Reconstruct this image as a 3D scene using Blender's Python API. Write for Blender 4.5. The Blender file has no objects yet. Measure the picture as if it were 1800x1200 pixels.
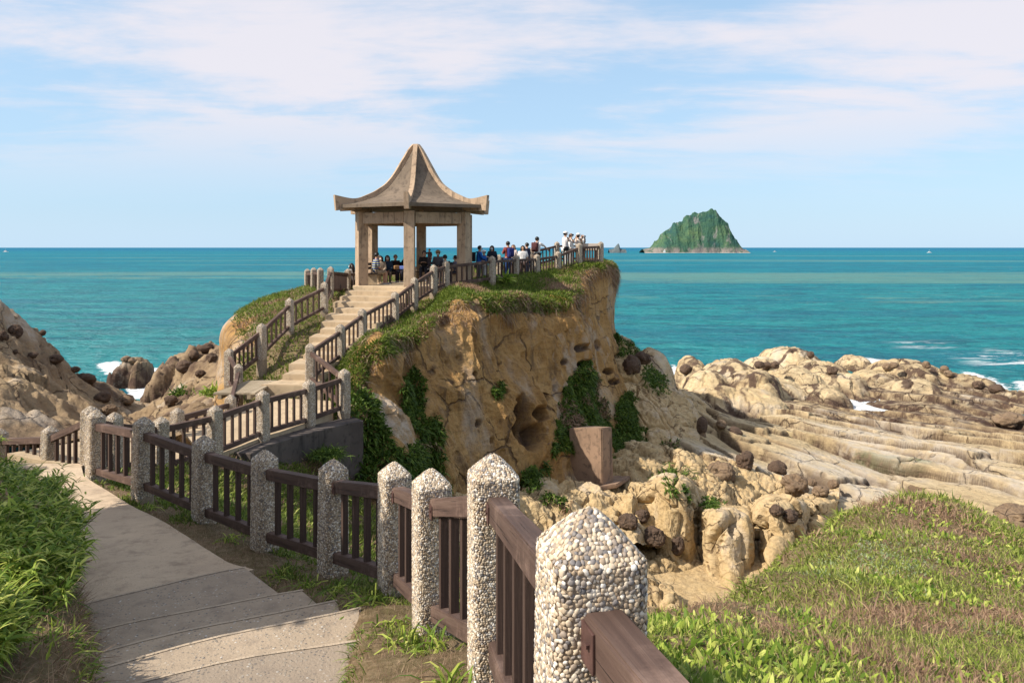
import bpy, bmesh, math, random
import numpy as np
from mathutils import Vector, Matrix, Euler
random.seed(7); RNG = np.random.default_rng(7)
R = math.radians
scene = bpy.context.scene
C = scene.collection

# ---------------------------------------------------------------- camera, sky, sun, exposure
F = 1300.0            # focal length in photo pixels (1800 wide)
ZC = 11.0             # camera height above the sea
cam_d = bpy.data.cameras.new('camera'); cam = bpy.data.objects.new('camera', cam_d); C.objects.link(cam)
cam.location = (0, 0, ZC); cam.rotation_euler = (R(90), 0, 0)
cam_d.sensor_width = 36; cam_d.lens = F/1800*36; cam_d.shift_y = -165/1800
cam_d.clip_start = 0.05; cam_d.clip_end = 90000
scene.camera = cam
scene.render.resolution_x = 1024; scene.render.resolution_y = 682
scene.view_settings.view_transform = 'Standard'; scene.view_settings.look = 'None'
scene.view_settings.exposure = 0.54; scene.view_settings.gamma = 1

SUN_AZ = R(68)        # angle of the sun to the left of straight behind the camera
SUN_EL = R(42)
tosun = Vector((-math.sin(SUN_AZ)*math.cos(SUN_EL), -math.cos(SUN_AZ)*math.cos(SUN_EL), math.sin(SUN_EL)))
sl = bpy.data.lights.new('sun', 'SUN'); sl.energy = 4.6; sl.angle = R(0.55); sl.color = (1.0, 0.91, 0.78)
so = bpy.data.objects.new('sun', sl); C.objects.link(so)
so.rotation_euler = tosun.to_track_quat('Z', 'Y').to_euler(); so.location = (-30, -20, 40)

world = bpy.data.worlds.new('World'); scene.world = world; world.use_nodes = True
def build_world():
    nt = world.node_tree; nt.nodes.clear()
    N = nt.nodes.new; L = nt.links.new
    out = N('ShaderNodeOutputWorld'); bg = N('ShaderNodeBackground'); bg.inputs[1].default_value = 0.125
    sky = N('ShaderNodeTexSky'); sky.sky_type = 'NISHITA'; sky.sun_disc = False
    sky.sun_elevation = SUN_EL
    sky.sun_rotation = math.atan2(tosun.x, tosun.y)
    sky.altitude = 10; sky.air_density = 1.0; sky.dust_density = 0.6; sky.ozone_density = 2.0
    tc = N('ShaderNodeTexCoord'); sep = N('ShaderNodeSeparateXYZ'); L(tc.outputs['Generated'], sep.inputs[0])
    def math_(op, a, b=None, c=None, clamp=False):
        n = N('ShaderNodeMath'); n.operation = op; n.use_clamp = clamp
        for i, v in enumerate((a, b, c)):
            if v is None: continue
            if isinstance(v, (int, float)): n.inputs[i].default_value = v
            else: L(v, n.inputs[i])
        return n.outputs[0]
    zz = math_('MAXIMUM', sep.outputs[2], 0.0)
    den = math_('ADD', zz, 0.10)
    u = math_('DIVIDE', sep.outputs[0], den); v = math_('DIVIDE', sep.outputs[1], den)
    cb = N('ShaderNodeCombineXYZ'); L(u, cb.inputs[0]); L(v, cb.inputs[1])
    def noise(scale, loc, rot, sc, detail, rough, dist=0.0):
        mp = N('ShaderNodeMapping'); mp.inputs['Location'].default_value = loc; mp.inputs['Rotation'].default_value = (0, 0, rot)
        mp.inputs['Scale'].default_value = sc; L(cb.outputs[0], mp.inputs[0])
        n = N('ShaderNodeTexNoise'); n.inputs['Scale'].default_value = scale; n.inputs['Detail'].default_value = detail
        n.inputs['Roughness'].default_value = rough; n.inputs['Distortion'].default_value = dist
        L(mp.outputs[0], n.inputs['Vector']); return n.outputs[0]
    def ramp(a, lo, hi, interp='EASE'):
        n = N('ShaderNodeMapRange'); n.interpolation_type = 'SMOOTHSTEP'
        n.inputs[1].default_value = lo; n.inputs[2].default_value = hi; L(a, n.inputs[0]); return n.outputs[0]
    n1 = noise(0.42, (CLOUD_X, CLOUD_Y, 0), R(-12), (1.0, 1.25, 1), 10, 0.58, 0.25)
    n2 = noise(1.7, (1.3, 5.1, 0), R(-20), (0.6, 1.5, 1), 9, 0.62, 0.4)
    s = math_('ADD', math_('MULTIPLY', n1, 0.72), math_('MULTIPLY', n2, 0.28))
    m = ramp(s, 0.43, 0.565)
    # clouds thin out towards the horizon
    fade = ramp(zz, 0.04, 0.20)
    m = math_('MULTIPLY', m, fade)
    m = math_('MULTIPLY', m, 0.86)
    veil = N('ShaderNodeMapRange'); veil.inputs[1].default_value = 0; veil.inputs[2].default_value = 0.5
    veil.inputs[3].default_value = 0.85; veil.inputs[4].default_value = 0.45; L(zz, veil.inputs[0])
    mixv = N('ShaderNodeMix'); mixv.data_type = 'RGBA'; L(veil.outputs[0], mixv.inputs[0]); L(sky.outputs[0], mixv.inputs[6])
    mixv.inputs[7].default_value = (2.75, 4.0, 5.25, 1)
    mix = N('ShaderNodeMix'); mix.data_type = 'RGBA'; L(m, mix.inputs[0]); L(mixv.outputs[2], mix.inputs[6])
    mix.inputs[7].default_value = (4.95, 4.68, 4.95, 1)
    # thin pale band of haze lying on the horizon
    hb = ramp(zz, 0.05, 0.0); hb2 = math_('MULTIPLY', hb, 0.35)
    mix2 = N('ShaderNodeMix'); mix2.data_type = 'RGBA'; L(hb2, mix2.inputs[0]); L(mix.outputs[2], mix2.inputs[6])
    mix2.inputs[7].default_value = (3.7, 4.75, 5.7, 1)
    L(mix2.outputs[2], bg.inputs[0]); L(bg.outputs[0], out.inputs[0])
CLOUD_X, CLOUD_Y = 8.7, 4.4
build_world()
scene.cycles.max_bounces = 6; scene.cycles.diffuse_bounces = 3; scene.cycles.glossy_bounces = 2
scene.cycles.transmission_bounces = 2; scene.cycles.transparent_max_bounces = 4

# ---------------------------------------------------------------- helpers
def W(px, py, Y):     # a point seen at photo pixel px,py that lies Y metres ahead
    return ((px-900)/F*Y, Y, ZC-(py-435)/F*Y)
def Wa(lst): return np.array([W(*p) for p in lst], float)
def PX(P):            # where in the photo a world point appears (for laying out plants and stains)
    Y = np.maximum(P[..., 1], 0.5)
    return 900+P[..., 0]/Y*F, 435+(ZC-P[..., 2])/Y*F

_perm = RNG.permutation(256).astype(np.int64); _perm = np.concatenate([_perm]*3)
_g = RNG.normal(size=(256, 3)); _g /= np.linalg.norm(_g, axis=1)[:, None]
def perlin(p):
    p = np.asarray(p, float); sh = p.shape[:-1]; p = p.reshape(-1, 3)
    i = np.floor(p).astype(np.int64); f = p-i; i &= 255; u = f*f*f*(f*(f*6-15)+10)
    def g(a, b, c):
        h = _perm[_perm[_perm[(i[:, 0]+a) & 255]+((i[:, 1]+b) & 255)]+((i[:, 2]+c) & 255)]
        v = _g[h]; return v[:, 0]*(f[:, 0]-a)+v[:, 1]*(f[:, 1]-b)+v[:, 2]*(f[:, 2]-c)
    def l(a, b, t): return a+(b-a)*t
    x0 = l(l(g(0,0,0), g(1,0,0), u[:, 0]), l(g(0,1,0), g(1,1,0), u[:, 0]), u[:, 1])
    x1 = l(l(g(0,0,1), g(1,0,1), u[:, 0]), l(g(0,1,1), g(1,1,1), u[:, 0]), u[:, 1])
    return (l(x0, x1, u[:, 2])*1.6).reshape(sh)
def fbm(p, oct=4, gain=0.5, lac=2.03):
    s = 0; a = 1.0; p = np.asarray(p, float)
    for k in range(oct): s = s+a*perlin(p+17.3*k); p = p*lac; a *= gain
    return s
def ridged(p, oct=3, gain=0.5):
    s = 0; a = 1.0; p = np.asarray(p, float)
    for k in range(oct): s = s+a*(1-2*np.abs(perlin(p+9.7*k))); p = p*2.1; a *= gain
    return s
def worley(p, dims=3):
    p = np.asarray(p, float); sh = p.shape[:-1]; p = p.reshape(-1, 3)
    i = np.floor(p).astype(np.int64); f1 = np.full(len(p), 9.0); f2 = np.full(len(p), 9.0); cid = np.zeros(len(p), np.int64)
    rz = (-1, 0, 1) if dims == 3 else (0,)
    for a in (-1, 0, 1):
        for b in (-1, 0, 1):
            for c in rz:
                q = i+np.array([a, b, c])
                h = _perm[_perm[_perm[q[:, 0] & 255]+(q[:, 1] & 255)]+(q[:, 2] & 255)]
                o = np.stack([_perm[h]/255., _perm[h+101]/255., _perm[h+203]/255. if dims == 3 else p[:, 2]*0], 1)
                qq = q+o
                if dims == 2: qq[:, 2] = p[:, 2]
                d = np.linalg.norm(p-qq, axis=1)
                n = d < f1; f2 = np.where(n, f1, np.minimum(f2, d)); cid = np.where(n, h, cid); f1 = np.where(n, d, f1)
    return f1.reshape(sh), f2.reshape(sh), cid.reshape(sh)
def blocks(p2, seed=0):
    # broken rock: each cell is a tilted facet with its own height; returns facet height (-1..1) and edge distance
    sh = p2.shape[:-1]; p = np.asarray(p2, float).reshape(-1, 2); i = np.floor(p).astype(np.int64); f1 = np.full(len(p), 9.0); f2 = np.full(len(p), 9.0); cid = np.zeros(len(p), np.int64); dv = np.zeros((len(p), 2))
    for a in (-1, 0, 1):
        for b in (-1, 0, 1):
            q = i+np.array([a, b]); h = _perm[_perm[(q[:, 0]+seed) & 255]+(q[:, 1] & 255)]; o = np.stack([_perm[h]/255., _perm[h+101]/255.], 1); dd = p-q-o; d = np.linalg.norm(dd, axis=1)
            n = d < f1; f2 = np.where(n, f1, np.minimum(f2, d)); cid = np.where(n, h, cid); dv = np.where(n[:, None], dd, dv); f1 = np.where(n, d, f1)
    r = lambda k: _perm[cid+k]/127.5-1
    hgt = 0.5*r(7)+(dv[:, 0]*r(19)+dv[:, 1]*r(33))*0.9
    return hgt.reshape(sh), (f2-f1).reshape(sh)
def sst(a, b, x):
    t = np.clip((x-a)/(b-a), 0, 1); return t*t*(3-2*t)
def vec(*a): return np.stack(a, -1)

def inpoly(x, y, poly):
    ins = np.zeros(x.shape, bool); n = len(poly)
    for k in range(n):
        x0, y0 = poly[k]; x1, y1 = poly[(k+1) % n]
        if y0 == y1: continue
        c = ((y0 > y) != (y1 > y)) & (x < (x1-x0)*(y-y0)/(y1-y0)+x0); ins ^= c
    return ins

def meshnp(name, V, faces, mat, parent=None, smooth=True, link=True, matidx=None, attrs=None):
    me = bpy.data.meshes.new(name)
    V = np.asarray(V, np.float32).reshape(-1, 3)
    if not isinstance(faces, list): faces = [faces]
    tot = [f.size for f in faces]; loops = np.concatenate([f.reshape(-1) for f in faces]).astype(np.int32)
    cnt = np.concatenate([np.full(len(f), f.shape[1]) for f in faces]).astype(np.int32)
    st = np.concatenate([[0], np.cumsum(cnt)[:-1]]).astype(np.int32)
    me.vertices.add(len(V)); me.vertices.foreach_set('co', V.ravel())
    me.loops.add(len(loops)); me.loops.foreach_set('vertex_index', loops)
    me.polygons.add(len(cnt)); me.polygons.foreach_set('loop_start', st); me.polygons.foreach_set('loop_total', cnt)
    me.polygons.foreach_set('use_smooth', np.full(len(cnt), smooth))
    for m in (mat if isinstance(mat, (list, tuple)) else [mat]): me.materials.append(m)
    if matidx is not None: me.polygons.foreach_set('material_index', np.asarray(matidx, np.int32))
    for k, v in (attrs or {}).items():
        at = me.attributes.new(k, 'FLOAT', 'POINT'); at.data.foreach_set('value', np.asarray(v, np.float32).ravel())
    me.update(calc_edges=True)
    if not link: return me
    o = bpy.data.objects.new(name, me); C.objects.link(o)
    if parent: o.parent = parent
    return o
def gridfaces(n, m):
    i = np.arange(n-1)[:, None]*m+np.arange(m-1)[None, :]
    return np.stack([i, i+1, i+m+1, i+m], -1).reshape(-1, 4)
def bmobj(name, bm, mat, parent=None, smooth=False, loc=None):
    me = bpy.data.meshes.new(name); bm.to_mesh(me); bm.free()
    for m in (mat if isinstance(mat, (list, tuple)) else [mat]): me.materials.append(m)
    if smooth: me.polygons.foreach_set('use_smooth', [True]*len(me.polygons))
    o = bpy.data.objects.new(name, me); C.objects.link(o)
    if parent: o.parent = parent
    if loc is not None: o.location = loc
    return o
def tag(o, label=None, cat=None, group=None, kind=None):
    if label: o['label'] = label
    if cat: o['category'] = cat
    if group: o['group'] = group
    if kind: o['kind'] = kind
    return o
def thing(name, label, cat, loc=(0, 0, 0), rotz=0, group=None, kind=None):
    o = bpy.data.objects.new(name, None); C.objects.link(o); o.empty_display_size = 0.2
    o.location = loc; o.rotation_euler = (0, 0, rotz); return tag(o, label, cat, group, kind)
def box_bm(bm, c, s, rot=None, bev=0.0, taper=None):
    r = bmesh.ops.create_cube(bm, size=1.0); vs = r['verts']
    for v in vs:
        v.co.x *= s[0]; v.co.y *= s[1]; v.co.z *= s[2]
        if taper and v.co.z > 0: v.co.x *= taper; v.co.y *= taper
    M = Matrix.Translation(Vector(c)) @ (rot.to_4x4() if rot is not None else Matrix.Identity(4))
    if bev:
        es = list({e for v in vs for e in v.link_edges})
        rr = bmesh.ops.bevel(bm, geom=es, offset=bev, segments=2, affect='EDGES', profile=0.6)
        vs = list({v for f in rr['faces'] for v in f.verts} | {v for v in vs if v.is_valid})
    bmesh.ops.transform(bm, matrix=M, verts=vs)
    return vs
def box(name, c, s, mat, parent=None, rot=None, bev=0.0):
    bm = bmesh.new(); box_bm(bm, (0, 0, 0), s, None, bev)
    o = bmobj(name, bm, mat, parent); o.location = c
    if rot is not None: o.rotation_euler = rot
    return o
def tube_np(path, rad, nseg=8, cap=True):
    """verts/faces of a tapered tube along a polyline"""
    path = np.asarray(path, float); rad = np.broadcast_to(np.asarray(rad, float), (len(path),)); V = []; n = len(path)
    t = np.gradient(path, axis=0); t /= np.linalg.norm(t, axis=1)[:, None]+1e-9
    ref = np.array([0, 0, 1.0]) if abs(t[0, 2]) < 0.9 else np.array([1.0, 0, 0])
    for k in range(n):
        a = np.cross(t[k], ref); a /= np.linalg.norm(a)+1e-9; b = np.cross(t[k], a)
        ang = np.linspace(0, 2*np.pi, nseg, endpoint=False)
        V.append(path[k]+rad[k]*(np.cos(ang)[:, None]*a+np.sin(ang)[:, None]*b))
    V = np.concatenate(V); Fq = []
    for k in range(n-1):
        for j in range(nseg):
            j2 = (j+1) % nseg; Fq.append([k*nseg+j, k*nseg+j2, (k+1)*nseg+j2, (k+1)*nseg+j])
    Ft = []
    if cap:
        V = np.concatenate([V, path[:1]-t[:1]*rad[0]*0.4, path[-1:]+t[-1:]*rad[-1]*0.4]); c0 = n*nseg; c1 = c0+1
        for j in range(nseg):
            j2 = (j+1) % nseg; Ft.append([c0, j2, j]); Ft.append([c1, (n-1)*nseg+j, (n-1)*nseg+j2])
    return V, np.array(Fq), np.array(Ft).reshape(-1, 3)
def tube(name, path, rad, mat, parent=None, nseg=8):
    V, q, t = tube_np(path, rad, nseg); return meshnp(name, V, [q, t], mat, parent)

# ---------------------------------------------------------------- material kit
class NT:
    def __init__(s, name):
        s.m = bpy.data.materials.new(name); s.m.use_nodes = True; s.nt = s.m.node_tree; s.nt.nodes.clear()
        s.out = s.nt.nodes.new('ShaderNodeOutputMaterial'); s.b = s.nt.nodes.new('ShaderNodeBsdfPrincipled')
        s.nt.links.new(s.b.outputs[0], s.out.inputs[0]); s.tc = s.nt.nodes.new('ShaderNodeTexCoord'); s.P = s.tc.outputs['Object']
    def n(s, t, **k):
        o = s.nt.nodes.new(t)
        for a, b in k.items(): setattr(o, a, b)
        return o
    def l(s, a, b): s.nt.links.new(a, b)
    def setin(s, sock, v):
        if isinstance(v, (int, float)): sock.default_value = v
        elif isinstance(v, (tuple, list)): sock.default_value = tuple(v)+((1,) if len(v) == 3 and len(sock.default_value) == 4 else ())
        else: s.l(v, sock)
    def mp(s, scale=(1, 1, 1), loc=(0, 0, 0), rot=(0, 0, 0), src=None):
        o = s.n('ShaderNodeMapping'); s.l(src or s.P, o.inputs[0]); o.inputs['Scale'].default_value = scale
        o.inputs['Location'].default_value = loc; o.inputs['Rotation'].default_value = rot; return o.outputs[0]
    def noise(s, scale, detail=4, rough=0.55, v=None, dist=0):
        o = s.n('ShaderNodeTexNoise'); o.inputs['Scale'].default_value = scale; o.inputs['Detail'].default_value = detail
        o.inputs['Roughness'].default_value = rough; o.inputs['Distortion'].default_value = dist; s.l(v or s.P, o.inputs['Vector']); return o.outputs[0]
    def vor(s, scale, feature='F1', v=None, out=0, rnd=1.0):
        o = s.n('ShaderNodeTexVoronoi', feature=feature); o.inputs['Scale'].default_value = scale; o.inputs['Randomness'].default_value = rnd
        s.l(v or s.P, o.inputs['Vector']); return o.outputs[out]
    def mr(s, a, lo, hi, o0=0.0, o1=1.0):
        o = s.n('ShaderNodeMapRange', interpolation_type='SMOOTHSTEP'); s.l(a, o.inputs[0])
        for i, v in enumerate((lo, hi, o0, o1)): o.inputs[i+1].default_value = v
        return o.outputs[0]
    def ma(s, op, a, b=0.0, clamp=False):
        o = s.n('ShaderNodeMath', operation=op); o.use_clamp = clamp; s.setin(o.inputs[0], a); s.setin(o.inputs[1], b); return o.outputs[0]
    def mix(s, f, a, b, mode='MIX'):
        o = s.n('ShaderNodeMix', data_type='RGBA', blend_type=mode); s.setin(o.inputs[0], f); s.setin(o.inputs[6], a); s.setin(o.inputs[7], b); return o.outputs[2]
    def ramp(s, f, stops):
        o = s.n('ShaderNodeValToRGB'); e = o.color_ramp.elements
        while len(e) < len(stops): e.new(0.5)
        for k, (p, c) in enumerate(stops): e[k].position = p; e[k].color = tuple(c)+(1,)
        s.l(f, o.inputs[0]); return o.outputs[0]
    def attr(s, name): o = s.n('ShaderNodeAttribute', attribute_name=name); return o.outputs['Fac']
    def bump(s, h, strength=0.5, dist=0.02, prev=None):
        o = s.n('ShaderNodeBump'); o.inputs['Strength'].default_value = strength; o.inputs['Distance'].default_value = dist
        s.l(h, o.inputs['Height'])
        if prev is not None: s.l(prev, o.inputs['Normal'])
        return o.outputs[0]
    def fin(s, col=None, rough=0.8, nrm=None, spec=0.3):
        if col is not None: s.setin(s.b.inputs['Base Color'], col)
        s.setin(s.b.inputs['Roughness'], rough); s.b.inputs['Specular IOR Level'].default_value = spec
        if nrm is not None: s.l(nrm, s.b.inputs['Normal'])
        return s.m

def mat_rock(name, cols, scale=1.0, dark=(0.11, 0.07, 0.045), streak=0.5, pits=0.5, bumpd=0.05, attrs=True, bed=None):
    s = NT(name)
    n1 = s.noise(0.35*scale, 6, 0.6); n2 = s.noise(2.3*scale, 7, 0.65); n3 = s.noise(13*scale, 6, 0.6)
    c = s.ramp(n1, [(0.3, cols[0]), (0.5, cols[1]), (0.7, cols[2])])
    c = s.mix(s.mr(n2, 0.35, 0.7, 0, 0.55), c, cols[3])
    if streak:
        st = s.noise(1.0, 6, 0.6, s.mp((2.4*scale, 2.4*scale, 0.28*scale)), 0.6)
        c = s.mix(s.mr(st, 0.52, 0.72, 0, streak), c, dark)
        st2 = s.noise(1.0, 5, 0.6, s.mp((5*scale, 5*scale, 0.5*scale), (7, 3, 1)), 0.4)
        c = s.mix(s.mr(st2, 0.56, 0.74, 0, streak*0.35), c, (0.40, 0.33, 0.26))
    h = s.ma('ADD', s.ma('MULTIPLY', n3, 0.35), s.noise(40*scale, 5, 0.6))
    fine = s.noise(5.5*scale, 8, 0.72)
    h = s.ma('ADD', s.ma('MULTIPLY', h, 0.4), s.ma('MULTIPLY', fine, 1.5))
    if bed:
        w = s.noise(1.0, 5, 0.6, s.mp(bed[0], (0, 0, 0), src=s.mp(rot=bed[1])), 0.25)
        h = s.ma('ADD', h, s.ma('MULTIPLY', w, bed[2])); c = s.mix(s.mr(w, 0.54, 0.68, 0, 0.35), c, dark)
    if pits:
        v = s.vor(1.6*scale, v=s.mp((1, 1, 0.75))); g = s.mr(s.noise(0.5*scale, 3), 0.48, 0.62)
        pit = s.ma('MULTIPLY', s.mr(v, 0.20, 0.10), g)
        c = s.mix(s.ma('MULTIPLY', pit, pits), c, dark); h = s.ma('SUBTRACT', h, s.ma('MULTIPLY', pit, 1.5))
    nz_ = s.n('ShaderNodeTexNoise'); nz_.inputs['Scale'].default_value = 0.9*scale; nz_.inputs['Detail'].default_value = 5; s.l(s.P, nz_.inputs['Vector'])
    dv_ = s.n('ShaderNodeVectorMath', operation='MULTIPLY_ADD'); s.l(nz_.outputs['Color'], dv_.inputs[0]); dv_.inputs[1].default_value = (1.1/scale,)*3; s.l(s.P, dv_.inputs[2])
    ce = s.vor(0.55*scale, 'DISTANCE_TO_EDGE', dv_.outputs[0]); gate = s.mr(s.noise(0.35*scale, 3), 0.42, 0.56)
    ck = s.ma('MULTIPLY', s.mr(ce, 0.022, 0.004), gate); c = s.mix(s.ma('MULTIPLY', ck, 0.75), c, dark); h = s.ma('SUBTRACT', h, s.ma('MULTIPLY', ck, 1.3))
    st_ = s.noise(1.0, 6, 0.7, s.mp((0.5*scale, 0.5*scale, 7*scale)), 0.5); h = s.ma('ADD', h, s.ma('MULTIPLY', st_, 0.8)); c = s.mix(s.mr(st_, 0.54, 0.66, 0, 0.28), c, dark)
    c = s.mix(s.mr(fine, 0.36, 0.52, 0.35, 0), c, dark)
    if attrs:
        c = s.mix(s.ma('MULTIPLY', s.attr('pale'), s.mr(n2, 0.35, 0.65, 0.15, 0.85)), c, (0.60, 0.54, 0.46))
        c = s.mix(s.ma('MULTIPLY', s.attr('wet'), s.mr(s.noise(1.5*scale, 6, 0.65), 0.35, 0.55, 0.35, 1.0)), c, (0.085, 0.052, 0.038))  # one dark tone for wet rock, painted joint shade and darker hollows
        c = s.mix(s.ma('MULTIPLY', s.attr('moss'), s.mr(n2, 0.40, 0.55)), c, (0.09, 0.13, 0.03))
    return s.fin(c, 0.9, s.bump(h, 1.0, bumpd), 0.2)

M = {}
OC = ((0.34, 0.215, 0.105), (0.41, 0.275, 0.145), (0.47, 0.33, 0.185), (0.31, 0.19, 0.095))
M['cliff'] = mat_rock('cliff_sandstone', ((0.40, 0.225, 0.075), (0.47, 0.28, 0.105), (0.53, 0.34, 0.145), (0.33, 0.175, 0.06)), 1.0, streak=0.8, pits=0.8, bumpd=0.09)
M['yellow'] = mat_rock('yellow_sandstone', ((0.50, 0.36, 0.18), (0.56, 0.42, 0.235), (0.60, 0.46, 0.27), (0.46, 0.32, 0.155)), 1.5, dark=(0.15, 0.09, 0.05), streak=0.25, pits=0.5, bumpd=0.04)
M['shore'] = mat_rock('shore_rock', ((0.50, 0.38, 0.21), (0.60, 0.47, 0.28), (0.65, 0.53, 0.34), (0.43, 0.32, 0.18)), 0.7, dark=(0.15, 0.095, 0.06), streak=0.0, pits=0.5, bumpd=0.09, bed=((0.12, 1.5, 4.0), (0, 0, R(58)), 1.6))
M['left'] = mat_rock('left_rock', ((0.25, 0.175, 0.10), (0.34, 0.245, 0.145), (0.42, 0.31, 0.18), (0.19, 0.135, 0.085)), 0.9, streak=0.35, pits=0.3, bumpd=0.07)
M['dark'] = mat_rock('dark_concretion', ((0.11, 0.075, 0.055), (0.15, 0.10, 0.07), (0.20, 0.135, 0.09), (0.085, 0.058, 0.045)), 3.0, dark=(0.04, 0.03, 0.025), streak=0.0, pits=0.7, bumpd=0.05, attrs=False)
M['brownrock'] = mat_rock('brown_boulder', ((0.20, 0.14, 0.09), (0.27, 0.19, 0.12), (0.33, 0.24, 0.15), (0.15, 0.10, 0.07)), 2.0, dark=(0.07, 0.05, 0.04), streak=0.0, pits=0.5, bumpd=0.05, attrs=False)

def mat_concrete(name, c0, c1, stain, agg=0.0, sc=1.0, st=0.45):
    s = NT(name); n1 = s.noise(1.1*sc, 7, 0.65); n2 = s.noise(6*sc, 6, 0.6)
    c = s.mix(s.mr(n1, 0.3, 0.7), c0, c1)
    c = s.mix(s.mr(n2, 0.5, 0.75, 0, st), c, stain)
    v = s.noise(1.0, 6, 0.6, s.mp((5*sc, 5*sc, 0.7*sc))); c = s.mix(s.mr(v, 0.5, 0.72, 0, st), c, stain)
    h = s.noise(45*sc, 5, 0.6)
    if agg:
        vo = s.vor(38, out=1); ed = s.vor(38)
        k = s.ma('MULTIPLY', s.mr(ed, 0.36, 0.26), s.mr(s.noise(9, 3), 0.42, 0.58, 0.3, 1.0))
        sep = s.n('ShaderNodeSeparateColor'); s.l(vo, sep.inputs[0])
        pc = s.ramp(sep.outputs[0], [(0.0, (0.12, 0.12, 0.13)), (0.45, (0.3, 0.26, 0.2)), (0.8, (0.45, 0.40, 0.32)), (1.0, (0.75, 0.72, 0.66))])
        c = s.mix(s.ma('MULTIPLY', k, agg), c, pc); h = s.ma('ADD', h, s.ma('MULTIPLY', k, 0.6))
    if agg > 0.8: c = s.mix(s.mr(s.n('ShaderNodeObjectInfo').outputs['Random'], 0, 1, 0.0, 0.5), c, (0.16, 0.14, 0.125))
    return s.fin(c, 0.92, s.bump(h, 0.6, 0.012), 0.2)
M['nosing'] = mat_concrete('worn_highlit_nosing', (0.50, 0.405, 0.30), (0.40, 0.32, 0.235), (0.22, 0.175, 0.135), 0.5)  # pale step edge: worn concrete, with an edge highlight put into the colour
M['pav'] = mat_concrete('pavilion_concrete', (0.48, 0.355, 0.245), (0.39, 0.28, 0.19), (0.13, 0.095, 0.07), st=0.8)
M['roof'] = mat_concrete('roof_concrete', (0.20, 0.155, 0.115), (0.14, 0.11, 0.082), (0.07, 0.055, 0.045), st=0.75)
M['path'] = mat_concrete('path_concrete', (0.56, 0.44, 0.31), (0.45, 0.35, 0.25), (0.25, 0.19, 0.14), 0.2, st=0.55)
M['step'] = mat_concrete('step_concrete', (0.47, 0.37, 0.265), (0.38, 0.30, 0.215), (0.18, 0.14, 0.11), 0.9, st=0.4)
M['stair'] = mat_concrete('stair_stone', (0.50, 0.39, 0.26), (0.42, 0.32, 0.21), (0.22, 0.17, 0.12), 0.1)
M['wall'] = mat_concrete('dark_wall', (0.12, 0.10, 0.09), (0.085, 0.07, 0.063), (0.035, 0.03, 0.028), st=0.8)
M['pier'] = mat_concrete('pier_concrete', (0.33, 0.22, 0.15), (0.24, 0.16, 0.11), (0.09, 0.065, 0.05), st=0.85)

def mat_wood(name, c0, c1, c2):
    s = NT(name); v = s.mp((1.2, 26, 26)); n = s.noise(1.0, 8, 0.65, v, 0.5); w = s.noise(2.0, 5, 0.6)
    oi = s.n('ShaderNodeObjectInfo').outputs['Random']
    c = s.ramp(n, [(0.25, c0), (0.5, c1), (0.75, c2)]); c = s.mix(s.mr(w, 0.45, 0.7, 0, 0.5), c, c0)
    c = s.mix(s.ma('MULTIPLY', oi, 0.35), c, c0)
    cr = s.mr(s.noise(1.0, 6, 0.7, s.mp((0.8, 60, 60), (3, 1, 2)), 0.3), 0.62, 0.70); c = s.mix(s.ma('MULTIPLY', cr, 0.7), c, (0.02, 0.014, 0.012))
    return s.fin(s.mix(s.mr(s.noise(3.5, 6, .7), .5, .7, 0, .45), c, tuple(min(1, v*1.9) for v in c2)), 0.78, s.bump(s.ma('SUBTRACT', n, cr), 0.8, 0.006), 0.25)
M['wood'] = mat_wood('brown_wood', (0.055, 0.034, 0.027), (0.105, 0.066, 0.052), (0.165, 0.112, 0.088))
M['woodv'] = mat_wood('baluster_wood', (0.035, 0.022, 0.018), (0.075, 0.047, 0.037), (0.12, 0.08, 0.062))
M['deck'] = mat_wood('deck_wood', (0.20, 0.16, 0.11), (0.32, 0.26, 0.18), (0.42, 0.35, 0.25))
s = NT('rusty_bracket'); M['bracket'] = s.fin(s.ramp(s.noise(30, 6), [(0.3, (0.05, 0.024, 0.02)), (0.7, (0.11, 0.055, 0.045))]), 0.6, s.bump(s.noise(80), 0.3, 0.003), 0.5)
s = NT('post_mortar'); M['mortar'] = s.fin(s.ramp(s.noise(20, 5), [(0.3, (0.22, 0.17, 0.12)), (0.7, (0.33, 0.26, 0.19))]), 0.95)
s = NT('pebbles'); ri = s.n('ShaderNodeNewGeometry').outputs['Random Per Island']
M['pebble'] = s.fin(s.mix(s.mr(s.noise(300, 3), 0.4, 0.7, 0, 0.25), s.ramp(ri, [(0.0, (0.13, 0.125, 0.13)), (0.14, (0.24, 0.22, 0.21)), (0.3, (0.36, 0.27, 0.18)), (0.5, (0.50, 0.40, 0.28)), (0.72, (0.58, 0.49, 0.37)), (0.9, (0.74, 0.67, 0.56)), (1.0, (0.82, 0.79, 0.74))]), (0.3, 0.24, 0.18)), 0.6, None, 0.35)
def plain(name, col, rough=0.7, spec=0.3, var=0.25, sc=20):
    s = NT(name); n = s.noise(sc, 4); c = s.mix(s.mr(n, 0.3, 0.7, 0, var), col, tuple(x*0.45 for x in col)); return s.fin(c, rough, None, spec)

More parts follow.
